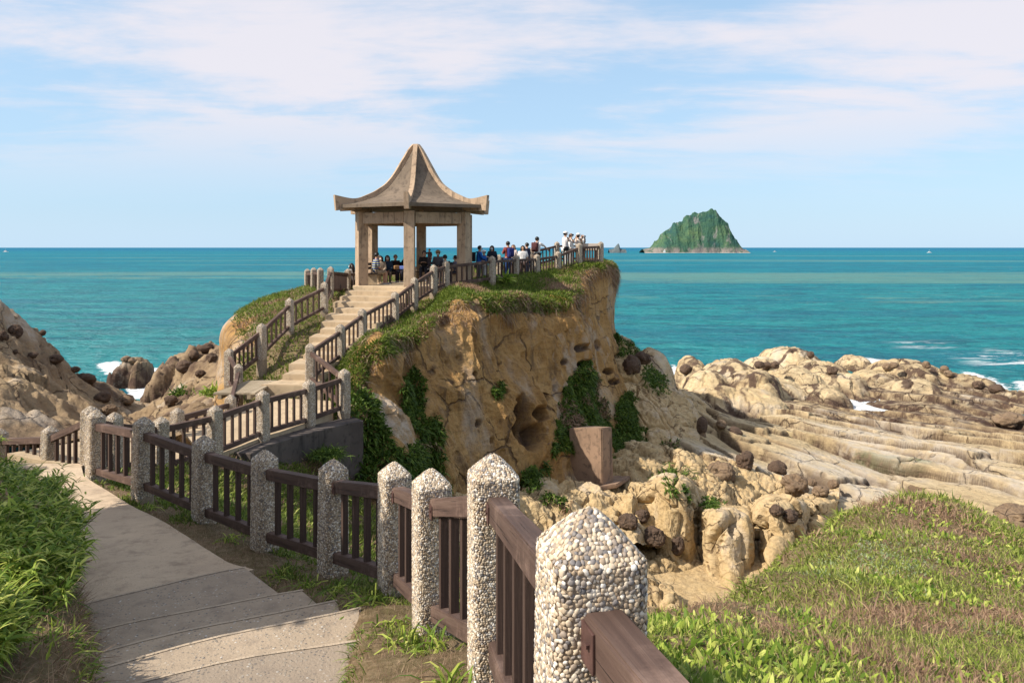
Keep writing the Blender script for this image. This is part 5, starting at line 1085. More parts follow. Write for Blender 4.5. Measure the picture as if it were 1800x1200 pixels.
hilld('verge_grass', verge*sst(0.0, 0.35, fbm(NP*1.6+2, 3))*(0.3+(fence_line < 0.3)*1.5), 15000, 0.05, 0.15, 0.012, M['cliffgrass'], (0.7, 1.0, 0.7), 0.6, 0.6, (0.2, 1.0))
farl = (NY > 10.3) & (NY < 13) & (NX < -3) & (~onpath)
hilld('far_verge_grass', farl*1.0, 14000, 0.06, 0.2, 0.02, M['cliffgrass'], (0.8, 0.9), 0.7, 0.6, (0.1, 0.8))
WLAB = ['arching weed at the foot of the fence, level with the lowest steps', 'arching weed beside the third step corner under the fence', 'low weed just right of the fourth step corner', 'weed in front of the fifth pebble post from the viewer', 'weed where the footpath slab meets the steps', 'small weed by the eighth pebble post, far along the path', 'weed between the footpath edge and the seventh pebble post', 'long leaved weed under the rail left of the third nearest post', 'nearest long leaved weed at the foot of the tall post', 'weed at the foot of the fourth nearest pebble post']
# long weeds under the fence beside the steps
for k, (x, y, sd) in enumerate([(-1.75,6.35,1), (-1.35,5.75,2), (-1.05,5.3,3), (-.75,4.75,4), (-2.15,6.85,5), (-4.6,9.3,6), (-3.0,7.9,7), (-.42,4.0,8), (-.3,3.3,9), (-.62,4.2,10)]):
    tuft('long_grass_weed', WLAB[k], 'weed', (x, y, float(zat(x, y))), 46, 0.30, 0.016, M['bamboo'], 0.9, 0.55, (0.4, 1.3), 0.05, 20+sd, 'weeds growing along the foot of the path fence')

# -- the bamboo-grass thicket on the left, with its twigs
def thicket(name, label, n, foot, seedv, hmul=1.0, leafn=26000):
    q = np.random.default_rng(seedv); t = thing(name, label, 'bush', (foot[0][0], foot[0][1], foot[0][2]))
    lo = np.array(t.location); SV = []; SF = []; off = 0; Lp = []; Ld = []
    F_ = np.array(foot, float)
    for k in range(n):
        w = q.dirichlet(np.ones(len(F_))*0.55); b = (F_[:, :3]*w[:, None]).sum(0); hh = (F_[:, 3]*w).sum()*q.uniform(0.75, 1.15)*hmul
        lean = np.array([q.normal()*0.22+0.10, q.normal()*0.22-0.04, 1.0]); lean /= np.linalg.norm(lean)
        ts = np.linspace(0, 1, 5)[:, None]; path = b+lean*hh*ts+np.array([q.normal()*0.12+0.06, q.normal()*0.12, -0.10])*ts**2*hh
        if k % 2 == 0:
            V, a, c = tube_np(path-lo, np.linspace(0.006, 0.002, 5), 3, False); SV.append(V); SF.append(a+off); off += len(V)
        m = leafn//n; tt = np.sqrt(q.uniform(0.05, 1.0, m))[:, None]; pp = b+lean*hh*tt+np.array([0.06, 0, -0.1])*tt**2*hh
        az = q.uniform(0, 2*np.pi, m); dd = np.stack([np.cos(az), np.sin(az), q.uniform(-0.1, 1.0, m)], 1)+lean*0.35; Lp.append(pp); Ld.append(dd)
    meshnp('stems', np.concatenate(SV), np.concatenate(SF), M['drygrass'], t)
    Lp = np.concatenate(Lp); Ld = np.concatenate(Ld); k = len(Lp)
    blades('leaves', Lp-lo, Ld, q.uniform(0.07, 0.17, k), q.uniform(0.012, 0.022, k), q.uniform(0.1, 0.9, k), M['bamboo'], (0.55, 1.0, 0.8, 0.4), rg=q, parent=t, flat=0.35)
    return t
def gp(x, y, h): return (x, y, float(zat(x, y))-0.05, h)
thicket('bamboo_thicket', 'dense bright green bamboo grass thicket crowding the left edge of the footpath', 3000, [gp(-4.3,7.0,.75), gp(-3.55,5.9,.55), gp(-3.05,5.2,.45), gp(-2.75,4.7,.3), gp(-5.4,8.3,.95), gp(-6.5,9.7,.95), gp(-5.0,7.0,1.0), gp(-4.1,5.6,.9), gp(-3.5,4.7,.65), gp(-6.9,9.2,1.0), gp(-3.1,4.3,.45), gp(-2.65,4.6,.40), gp(-2.5,3.9,.30), gp(-3.3,5.6,.5), gp(-2.95,5.1,.45), gp(-3.0,3.6,.45), gp(-3.6,4.0,.6)], 41, 0.95, 135000)
thicket('bamboo_thicket', 'smaller dark leafy thicket behind the larger one near the far left fence', 260, [gp(-7.9,10.9,.6), gp(-8.4,11.6,.7), gp(-9.2,11.2,.9), gp(-8.2,10.2,.8)], 42, 1.0, 11000)
thicket('bamboo_thicket', 'low green weedy thicket at the bottom left corner beside the steps', 800, [gp(-2.55,3.3,.22), gp(-2.9,3.5,.4), gp(-2.35,2.9,.18), gp(-3.0,3.0,.5), gp(-2.6,3.9,.25), gp(-3.2,3.9,.5), gp(-2.75,4.1,.35), gp(-2.45,3.5,.25)], 43, 1.1, 34000)
leftm = (~right) & (~onpath) & (NX < np.interp(NY, [0, 3, 4, 5, 6.4, 8, 10, 12], [-1.5, -1.8, -2.1, -2.6, -3.6, -4.9, -6.5, -8.2])) & (NY > 1.5) & (NY < 12)
hilld('bank_dry_grass', leftm*(NY < 8.5)*(1/np.clip(NY, 2, 12)), 120000, 0.08, 0.24, 0.007, M['drygrass'], (0.8, 0.8), 0.5, 0.8, (0, 0.8))
hilld('bank_green_weeds', leftm*(NY < 6)*(1/np.clip(NY, 2, 12))*sst(-.2, .3, fbm(NP*1.2, 3)), 26000, 0.06, 0.17, 0.018, M['bamboo'], (0.5, 1.0, 0.8), 0.6, 0.7, (0.1, 0.8))

SHADE = [(-5.7, 4.9, 3.5, 1.1), (-6.5, 6.0, 3.7, 1.2), (-7.5, 7.0, 3.8, 1.3)]
# -- trees standing out of frame on the left; they throw the shade over the middle of the path
def tree(name, label, x, y, z, h, cr, seedv, nl=16000):
    q = np.random.default_rng(seedv); t = thing(name, label, 'tree', (x, y, z)); tube('trunk', [(0, 0, -0.4), (0.1, 0.05, h*0.3), (-0.05, 0.1, h*0.6), (0.1, 0, h*0.9)], [0.18, 0.14, 0.1, 0.03], M['wood'], t)
    V = []; Fq = []; off = 0; cl = []
    for k in range(26):
        a = q.uniform(0, 6.28); z0 = h*q.uniform(0.35, 0.8); L = cr*q.uniform(0.6, 1.0); e = np.array([math.cos(a)*L, math.sin(a)*L, z0+q.uniform(0.1, 0.5)*L]); v, f, c = tube_np([(0, 0, z0), tuple(np.array([0, 0, z0])*0.5+e*0.5+np.array([0, 0, .15])), tuple(e)], [0.06, 0.04, 0.015], 5, False); V.append(v); Fq.append(f+off); off += len(v); cl.append(e)
    meshnp('limbs', np.concatenate(V), np.concatenate(Fq), M['wood'], t); cl = np.array(cl); c = cl[q.integers(0, 26, nl)]+q.uniform(-1, 1, (nl, 3))*np.array([.5, .5, .4])*cr*0.7
    blades('crown', c, q.normal(size=(nl, 3))+np.array([0, 0, .3]), q.uniform(0.1, 0.22, nl), q.uniform(0.05, 0.09, nl), 0.3, M['ivy'], (0.7, 1.0), rg=q, parent=t)
if SHADE:
    for k, (x, y, h, cr) in enumerate(SHADE): tree('shade_tree', ['nearest leafy tree on the bank left of the footpath', 'middle leafy tree on the bank left of the footpath', 'farthest leafy tree on the bank left of the footpath'][k], x, y, float(zat(x, y)), h, cr, 60+k)
# ---------------------------------------------------------------- people
CLM = {}
def cloth(col, nm='cloth'):
    key = tuple(round(c, 3) for c in col)
    if key not in CLM: CLM[key] = plain('%s_fabric' % nm, col, 0.85, 0.15, 0.3, 9)
    return CLM[key]
SKIN = plain('skin', (0.50, 0.30, 0.20), 0.55, 0.3, 0.1); HAIRM = plain('dark_hair', (0.012, 0.009, 0.008), 0.45, 0.4); BROWNH = plain('brown_hair', (0.13, 0.06, 0.03), 0.5, 0.4)
WHITE = (0.78, 0.76, 0.74)
def skin_graph(nodes, edges, radii, sub=1):
    me = bpy.data.meshes.new('tmp'); me.from_pydata(nodes, edges, []); o = bpy.data.objects.new('tmp', me); C.objects.link(o)
    o.modifiers.new('s', 'SKIN'); s_ = o.modifiers.new('u', 'SUBSURF'); s_.levels = sub
    for v, r in zip(me.skin_vertices[0].data, radii): v.radius = r if isinstance(r, tuple) else (r, r)
    me.skin_vertices[0].data[0].use_root = True
    bpy.context.view_layer.update(); dg = bpy.context.evaluated_depsgraph_get(); e = o.evaluated_get(dg); m2 = bpy.data.meshes.new_from_object(e)
    n = len(m2.vertices); V = np.empty(n*3, np.float32); m2.vertices.foreach_get('co', V); V = V.reshape(-1, 3); F4 = []; F3 = []
    for p in m2.polygons: (F4 if len(p.vertices) == 4 else F3).append(list(p.vertices))
    bpy.data.objects.remove(o); bpy.data.meshes.remove(me); bpy.data.meshes.remove(m2); return V, F4, F3
def merge(parts):
    V = []; Q = []; T = []; off = 0
    for v, q, t in parts:
        V.append(np.asarray(v)); Q += [[a+off for a in f] for f in q]; T += [[a+off for a in f] for f in t]; off += len(v)
    fs = []
    if Q: fs.append(np.array(Q))
    if T: fs.append(np.array(T))
    return np.concatenate(V), fs
def ell(c, r, iv=IC2V, f=IC2F): return (iv*np.array(r)+np.array(c), [], f.tolist())
def person(label, loc, face, shirt, pants, pose='stand', arms='down', h=1.65, longhair=False, sleeve='short', hat=None, mask=False, skirt=False, hair=None, headturn=0.0, shoes=(0.6, 0.6, 0.6), stripe=None, group=None, shorts=False, bend=0.0):
    t = thing('person', label, 'person', loc, face, group); S = h/1.65; j = {}
    sit = pose == 'sit'; b = bend; pz = 0.50 if sit else 0.90
    def up(z): return pz+(z-0.90)
    def bz(p): # lean the upper body forward by bend
        x, y, z = p; dz = z-pz; return (x, y+math.sin(b)*dz, pz+math.cos(b)*dz-math.sin(b)*0)
    J = {'pelvis': (0, 0, pz), 'waist': bz((0, 0, up(1.08))), 'chest': bz((0, .01, up(1.27))), 'neck': bz((0, .0, up(1.42))), 'hb': bz((0, .012, up(1.475))), 'hm': bz((0, .02, up(1.55))), 'ht': bz((0, .005, up(1.625)))}
    for s_, n in ((-1, 'l'), (1, 'r')):
        J['sh'+n] = bz((s_*.165, 0, up(1.36)))
        if arms == 'down': e, w = (s_*.215, -.01, up(1.10)), (s_*.22, .06, up(.89))
        elif arms == 'camera': e, w = (s_*.20, .17, up(1.20)), (s_*.06, .28, up(1.47))
        elif arms == 'up': e, w = (s_*.24, .12, up(1.50)), (s_*.10, .20, up(1.72))
        elif arms == 'lap': e, w = (s_*.21, .06, up(1.10)), (s_*.07, .26, up(1.00))
        elif arms == 'hold': e, w = (s_*.20, .10, up(1.12)), (s_*.09, .28, up(1.18))
        elif arms == 'rail': e, w = (s_*.22, .16, up(1.14)), (s_*.20, .38, up(1.06))
        elif arms == 'point': e, w = ((s_*.26, .2, up(1.25)), (s_*.28, .45, up(1.12))) if s_ > 0 else ((s_*.215, -.01, up(1.10)), (s_*.22, .06, up(.89)))
        elif arms == 'chin': e, w = ((s_*.18, .14, up(1.10)), (s_*.05, .16, up(1.38))) if s_ > 0 else ((s_*.20, .10, up(1.08)), (s_*.05, .22, up(1.04)))
        J['el'+n] = bz(e); J['wr'+n] = bz(w)
        if sit: J['hip'+n] = (s_*.09, .06, pz); J['kn'+n] = (s_*.11, .43, pz+0.02); J['an'+n] = (s_*.11, .40, .09); J['to'+n] = (s_*.12, .54, .045)
        else: J['hip'+n] = (s_*.09, 0, .86); J['kn'+n] = (s_*.095, .02, .48); J['an'+n] = (s_*.10, -.02, .09); J['to'+n] = (s_*.115, .12, .045)
    RD = {'pelvis': (.135, .105), 'waist': (.12, .095), 'chest': (.15, .105), 'neck': .052, 'hb': .062, 'hm': (.083, .096), 'ht': .06, 'sh': .056, 'el': .040, 'wr': .027, 'hip': .088, 'kn': .058, 'an': .038, 'to': .034}
    def graph(names, edges, scale=1.0, add=0.0, over=None):
        idx = {n: k for k, n in enumerate(names)}; rr_ = []
        for n in names:
            r = (over or {}).get(n) or RD.get(n) or RD[n[:-1]]; r = r if isinstance(r, tuple) else (r, r); rr_.append(((r[0]*scale+add)*S, (r[1]*scale+add)*S))
        return skin_graph([tuple(c*S for c in J[n]) for n in names], [(idx[a], idx[c]) for a, c in edges], rr_)
    legs = [('hipl', 'knl'), ('knl', 'anl'), ('anl', 'tol'), ('hipr', 'knr'), ('knr', 'anr'), ('anr', 'tor')]
    names = ['pelvis', 'waist', 'chest', 'neck', 'hb', 'hm', 'ht', 'shl', 'ell', 'wrl', 'shr', 'elr', 'wrr', 'hipl', 'knl', 'anl', 'tol', 'hipr', 'knr', 'anr', 'tor']
    body = graph(names, [('pelvis', 'waist'), ('waist', 'chest'), ('chest', 'neck'), ('neck', 'hb'), ('hb', 'hm'), ('hm', 'ht'), ('chest', 'shl'), ('shl', 'ell'), ('ell', 'wrl'), ('chest', 'shr'), ('shr', 'elr'), ('elr', 'wrr'), ('pelvis', 'hipl'), ('pelvis', 'hipr')]+legs)
    hm = np.array(J['hm'])*S; parts = [body]
    parts.append(ell(hm+np.array([0, .100, -.012])*S, np.array([.014, .022, .022])*S, ICV, ICF))          # nose
    for s_ in (-1, 1): parts.append(ell(hm+np.array([s_*.086, 0.0, -.01])*S, np.array([.012, .022, .032])*S, ICV, ICF))
    for n in ('l', 'r'):        # palm, four fingers and a thumb
        w = np.array(J['wr'+n]); e = np.array(J['el'+n]); d = (w-e)/np.linalg.norm(w-e); sd = 1 if n == 'r' else -1
        side = np.cross(d, [0, 0.3, 1.0]); side /= np.linalg.norm(side)+1e-9; nrm = np.cross(side, d); pc = w+d*.05
        R3 = np.stack([side*.040, d*.052, nrm*.017]); parts.append(((ICV@R3+pc)*S, [], ICF.tolist()))
        for k, (ln, o_) in enumerate(((.062, -.027), (.074, -.009), (.070, .009), (.054, .026))):
            p0 = pc+d*.040+side*o_; p1 = p0+d*ln*.5-nrm*.008; p2 = p1+d*ln*.35-nrm*.025; V, q, tr = tube_np(np.array([p0, p1, p2])*S, [.0088*S, .008*S, .0065*S], 5); parts.append((V, q.tolist(), tr.tolist()))
        p0 = pc-d*.015+side*.034*sd; p1 = p0+side*.022*sd+d*.025; p2 = p1+d*.028-nrm*.012; V, q, tr = tube_np(np.array([p0, p1, p2])*S, [.011*S, .0095*S, .007*S], 5); parts.append((V, q.tolist(), tr.tolist()))
    V, fs = merge(parts); meshnp('body', V, fs, SKIN, t)
    sh = ['waist', 'chest', 'pelvis', 'shl', 'ell', 'shr', 'elr']; se = [('pelvis', 'waist'), ('waist', 'chest'), ('chest', 'shl'), ('shl', 'ell'), ('chest', 'shr'), ('shr', 'elr')]
    if sleeve == 'long': sh += ['wrl', 'wrr']; se += [('ell', 'wrl'), ('elr', 'wrr')]
    J['nb'] = bz((0, .005, up(1.385))); RD['nb'] = .07; sh.append('nb'); se.append(('chest', 'nb')); g = graph(sh, se, 1.10, .018); sm = stripe or cloth(shirt, 'shirt'); V, fs = merge([g]); meshnp('shirt', V, fs, sm, t)
    if skirt:
        V, q, tr = tube_np(np.array([(0, 0, pz+.14), (0, 0, pz), (0, .02, .40)])*S, np.array([.13, .17, .26])*S, 14); meshnp('skirt', V, [q, tr], cloth(pants, 'skirt'), t)
    else:
        pe = ['pelvis', 'hipl', 'knl', 'hipr', 'knr']; ee = [('pelvis', 'hipl'), ('hipl', 'knl'), ('pelvis', 'hipr'), ('hipr', 'knr')]
        if not shorts: pe += ['anl', 'anr']; ee += [('knl', 'anl'), ('knr', 'anr')]
        V, fs = merge([graph(pe, ee, 1.03, .012)]); meshnp('trousers', V, fs, cloth(pants, 'trouser'), t)
    for n in ('l', 'r'):
        a = np.array(J['an'+n])*S; o_ = np.array(J['to'+n])*S; c = a*0.35+o_*0.65; c[2] = .042*S; V, fs = merge([ell(c-np.array([0, .015, 0]), np.array([.05, .135, .044])*S)]); V[:, 2] = np.maximum(V[:, 2], 0.0); meshnp('shoe', V, fs, cloth(shoes, 'shoe'), t)
    # hair: a cap that leaves the face free, longer at the back when the photo shows long hair
    hv = IC2V.copy(); hv = hv*np.array([.098, .108, .105]); cut = (hv[:, 1] > 0.035) & (hv[:, 2] < 0.055); hv[cut, 1] = 0.035+(hv[cut, 1]-0.035)*0.1; low = (hv[:, 2] < -0.055); hv[low, 2] = -0.055
    hp = [((hv+np.array([0, -.012, .022]))*S+hm, [], IC2F.tolist())]; hmtl = hair or HAIRM
    if longhair:
        V, q, tr = tube_np((np.array([(0, -.055, .04), (0, -.088, -.10), (0, -.10, -.24), (0, -.09, -.34)]))*S+hm, np.array([.085, .09, .08, .035])*S, 10); V = V.copy(); hp.append((V, q.tolist(), tr.tolist()))
        for s_ in (-1, 1): V, q, tr = tube_np((np.array([(s_*.078, .0, .05), (s_*.092, .01, -.08), (s_*.09, .03, -.22)]))*S+hm, np.array([.03, .032, .016])*S, 7); hp.append((V, q.tolist(), tr.tolist()))
    V, fs = merge(hp); meshnp('hair', V, fs, hmtl, t)
    eye = cloth((0.02, 0.015, 0.012), 'eye')
    for s_ in (-1, 1): V, fs = merge([ell(hm+np.array([s_*.032, .090, .012])*S, np.array([.012, .008, .007])*S, ICV, ICF)]); meshnp('eye', V, fs, eye, t)
    if mask: V, fs = merge([ell(hm+np.array([0, .075, -.035])*S, np.array([.058, .045, .040])*S)]); meshnp('face_mask', V, fs, cloth((0.55, 0.68, 0.72) if mask == 2 else WHITE, 'mask'), t)
    else: V, fs = merge([ell(hm+np.array([0, .088, -.045])*S, np.array([.024, .010, .008])*S, ICV, ICF)]); meshnp('mouth', V, fs, cloth((0.30, 0.10, 0.08), 'lip'), t)
    if hat == 'cap':
        V, fs = merge([ell(hm+np.array([0, -.005, .065])*S, np.array([.105, .115, .07])*S), ell(hm+np.array([0, .12, .045])*S, np.array([.07, .075, .010])*S)]); meshnp('cap', V, fs, cloth(WHITE, 'hat'), t)
    if hat == 'straw':
        V, fs = merge([ell(hm+np.array([0, -.005, .07])*S, np.array([.11, .115, .09])*S), ell(hm+np.array([0, 0, .045])*S, np.array([.19, .20, .014])*S)]); meshnp('straw_hat', V, fs, cloth((0.45, 0.31, 0.18), 'hat'), t)
    return t, J, S
s = NT('striped_shirt'); sz = s.n('ShaderNodeSeparateXYZ'); s.l(s.P, sz.inputs[0]); w_ = s.ma('FRACT', s.ma('MULTIPLY', sz.outputs[2], 11.0)); STRIPE = s.fin(s.mix(s.ma('GREATER_THAN', w_, 0.72), (0.03, 0.06, 0.26), (0.60, 0.60, 0.15)), 0.85)
def bag(name, label, cat, person_t, off, size, col, mat=None, straps=True):
    M4 = Matrix.LocRotScale(person_t.location, person_t.rotation_euler, None); t = thing(name, label, cat, M4 @ Vector(off), person_t.rotation_euler.z)
    bm = bmesh.new(); box_bm(bm, (0, 0, 0), size, None, min(size)*0.3); bmobj('bag_body', bm, mat or cloth(col, 'bag'), t, True)
    bm = bmesh.new(); box_bm(bm, (0, -size[1]*0.55, -size[2]*0.15), (size[0]*0.7, size[1]*0.35, size[2]*0.42), None, min(size)*0.1); bmobj('pocket', bm, cloth(tuple(c*0.7 for c in col), 'bag'), t, True)
    if straps:
        for s_ in (-1, 1): tube('strap', [(s_*size[0]*.3, size[1]*.4, size[2]*.42), (s_*size[0]*.36, size[1]*.5+.10, size[2]*.55), (s_*size[0]*.38, size[1]*.5+.21, size[2]*.2), (s_*size[0]*.4, size[1]*.5+.12, -size[2]*.35)], 0.017, cloth(tuple(c*0.6 for c in col), 'bag'), t, 6)
    return t
def camera_thing(label, pt, J, S, col=(0.02, 0.02, 0.02)):
    M4 = Matrix.LocRotScale(pt.location, pt.rotation_euler, None); c = (Vector(J['wrl'])+Vector(J['wrr']))*0.5*S+Vector((0, .05, .05)); t = thing('photo_camera', label, 'camera', M4 @ c, pt.rotation_euler.z)
    box('camera_body', (0, 0, 0), (.13, .06, .09), cloth(col, 'camera'), t, None, .01); bm = bmesh.new(); bmesh.ops.create_cone(bm, cap_ends=True, segments=16, radius1=.034, radius2=.038, depth=.09); o = bmobj('lens', bm, cloth((.03, .03, .03), 'camera'), t, True); o.location = (0, .07, 0); o.rotation_euler = (R(-90), 0, 0); return t
def stand(px_, pyhead, Y, h): # feet so that the head top meets the pixel
    x, y, z = W(px_, pyhead, Y); return (x, y, z-h*1.0)
A = {}
def P_(key, label, px_, py_, Y, face_deg, h=1.65, **k):
    loc = W(px_, py_, Y); top = (1.655-(0.40 if k.get('pose') == 'sit' else 0))*h/1.65; t = person(label, (loc[0], loc[1], loc[2]-top), R(face_deg), h=h, **k); A[key] = t; return t
# face_deg 0 = looking away towards the sea, 180 = towards the viewer, -90 = right, 90 = left
BL = (0.02, 0.02, 0.025)
P_('a', 'person in white blouse and black trousers standing left of the pavilion', 619, 463, 31.0, 70, 1.6, shirt=WHITE, pants=BL, sleeve='long', longhair=True, arms='hold', mask=True, bend=.05)
P_('b', 'person in blue and yellow striped shirt and khaki shorts on the bench', 659, 444, 29.3, -60, 1.7, shirt=(.03, .05, .3), pants=(.35, .27, .19), pose='sit', arms='lap', stripe=STRIPE, shorts=True, bend=.12)
P_('c', 'person in beige jacket and face mask on the pavilion bench', 669, 450, 30.4, -165, 1.55, shirt=(.42, .33, .25), pants=(.36, .29, .2), pose='sit', arms='lap', sleeve='long', longhair=True, mask=True)
P_('d', 'person in dark blue top and face mask sitting right of the beige jacket', 681, 449, 30.8, -170, 1.58, shirt=(.03, .05, .09), pants=(.16, .12, .09), pose='sit', arms='lap', sleeve='long', longhair=True, mask=True)
P_('e', 'person with short light brown hair and a tan handbag on the bench', 695, 448, 31.1, -150, 1.55, shirt=(.035, .02, .02), pants=(.03, .02, .03), pose='sit', arms='lap', sleeve='long', hair=BROWNH)
P_('f', 'person in black with long hair resting chin on hand beside the front column', 714, 446, 31.1, 150, 1.6, shirt=BL, pants=(.02, .02, .03), pose='sit', arms='chin', sleeve='long', longhair=True)
P_('g', 'person in dark clothes holding up a toddler behind the front column', 746, 441, 30.8, 180, 1.65, shirt=(.03, .025, .025), pants=(.03, .03, .04), pose='sit', arms='hold', sleeve='long')
P_('g2', 'toddler in a dark patterned top held up beside the front column', 755, 437.5, 30.4, 150, 0.85, shirt=(.1, .05, .05), pants=(.06, .05, .06), arms='point')
P_('h', 'person in grey shirt and straw hat sitting in the pavilion', 770, 441, 31.0, 175, 1.6, shirt=(.14, .14, .16), pants=(.08, .08, .09), pose='sit', arms='lap', sleeve='long', hat='straw', mask=True)
P_('i', 'person with short black hair and dark shirt seated right of the straw hat', 783, 448, 29.6, 20, 1.65, shirt=(.03, .03, .04), pants=(.03, .03, .04), pose='sit', arms='lap', bend=.1)
P_('j', 'person with tied hair and pale headband seated beside the right column', 804, 449, 29.9, 60, 1.6, shirt=(.13, .12, .15), pants=(.05, .05, .07), pose='sit', arms='lap', longhair=False, bend=.15)
P_('k', 'person in bright blue jacket facing right outside the pavilion', 841, 432, 31.2, -75, 1.68, shirt=(.015, .10, .38), pants=(.10, .09, .09), sleeve='long', arms='hold', bend=.08)
P_('l', 'small person in white cap and blue top beside the bright blue jacket', 851, 440, 31.7, 120, 1.45, shirt=(.04, .10, .28), pants=(.5, .47, .45), arms='hold', hat='cap')
P_('m', 'person with long black hair and pale mask in dark clothes facing the viewer', 865, 432, 32.6, 165, 1.6, shirt=(.025, .03, .045), pants=(.03, .03, .04), arms='down', longhair=True, mask=2, sleeve='long')
P_('n', 'person in maroon shirt with a blue backpack by the fence', 893, 424.5, 33.3, 35, 1.72, shirt=(.25, .055, .05), pants=(.05, .11, .3), arms='hold')
P_('o', 'person with brown hair in pale top half hidden behind the maroon shirt', 902.5, 430.5, 33.9, 150, 1.58, shirt=(.65, .55, .5), pants=(.2, .15, .12), arms='down', longhair=True, hair=BROWNH)
P_('p', 'person in short sleeved white shirt with long black hair smiling at the viewer', 919, 432, 33.0, -175, 1.6, shirt=WHITE, pants=(.12, .08, .07), arms='down', longhair=True)
P_('q', 'person in navy shirt facing left behind the white shirt', 926.5, 427, 34.3, 55, 1.68, shirt=(.03, .035, .07), pants=(.04, .07, .16), arms='down')
P_('r', 'tall person in white shirt with a patterned backpack leaning to the rail', 944, 416.5, 34.8, -30, 1.74, shirt=WHITE, pants=(.08, .07, .07), arms='point', mask=True)
P_('s', 'photographer in white shirt and cap with a black shoulder strap', 993.5, 407.5, 35.4, -65, 1.72, shirt=(.6, .58, .58), pants=(.62, .6, .58), arms='camera', hat='cap')
P_('t', 'photographer in white shirt in the middle of the three at the rail', 1003, 411, 35.9, -70, 1.68, shirt=WHITE, pants=(.45, .42, .4), arms='camera', mask=False)
P_('u', 'photographer in cream top and pale hat beside the information board', 1016, 410.5, 36.2, -60, 1.66, shirt=(.72, .64, .56), pants=(.3, .25, .22), arms='camera', sleeve='long', hat='cap')
P_('v', 'person with reddish brown hair rightmost in the group at the cliff tip', 1024, 413.5, 36.5, 80, 1.62, shirt=(.66, .55, .48), pants=(.2, .15, .14), arms='camera', longhair=True, hair=BROWNH)
bag('backpack', 'black backpack on the bright blue jacket', 'backpack', A['k'][0] if isinstance(A['k'], tuple) else A['k'], (0, -.2, 1.22), (.28, .15, .40), (.02, .02, .025)) if False else None
def T(k): return A[k][0]
bag('backpack', 'black backpack worn over the bright blue jacket', 'backpack', T('k'), (0, -.21, 1.22), (.28, .15, .40), (.02, .02, .025))
bag('backpack', 'navy backpack with yellow edging worn over the maroon shirt', 'backpack', T('n'), (0, -.22, 1.22), (.30, .17, .42), (.03, .04, .17))
bag('backpack', 'patterned maroon backpack worn over a white shirt', 'backpack', T('r'), (0, -.22, 1.27), (.32, .17, .44), (.10, .04, .04))
bag('handbag', 'tan handbag on the lap of the person with light brown hair', 'handbag', T('e'), (0.05, .28, .66), (.26, .12, .17), (.42, .24, .12), straps=False)
bag('handbag', 'periwinkle blue bag on the lap of the person in black', 'handbag', T('f'), (-0.05, .30, .64), (.28, .12, .16), (.10, .15, .40), straps=False)
bag('shoulder_bag', 'small black bag hanging at the hip of the capped photographer', 'bag', T('s'), (0.2, -.05, .92), (.10, .22, .20), (.02, .02, .02), straps=False)
for k, lb, col in (('s', 'black camera held by the capped photographer', (.02, .02, .02)), ('t', 'black camera held by the middle photographer', (.02, .02, .02)), ('u', 'pale camera held by the photographer in cream', (.5, .5, .5))): camera_thing(lb, A[k][0], A[k][1], A[k][2], col)

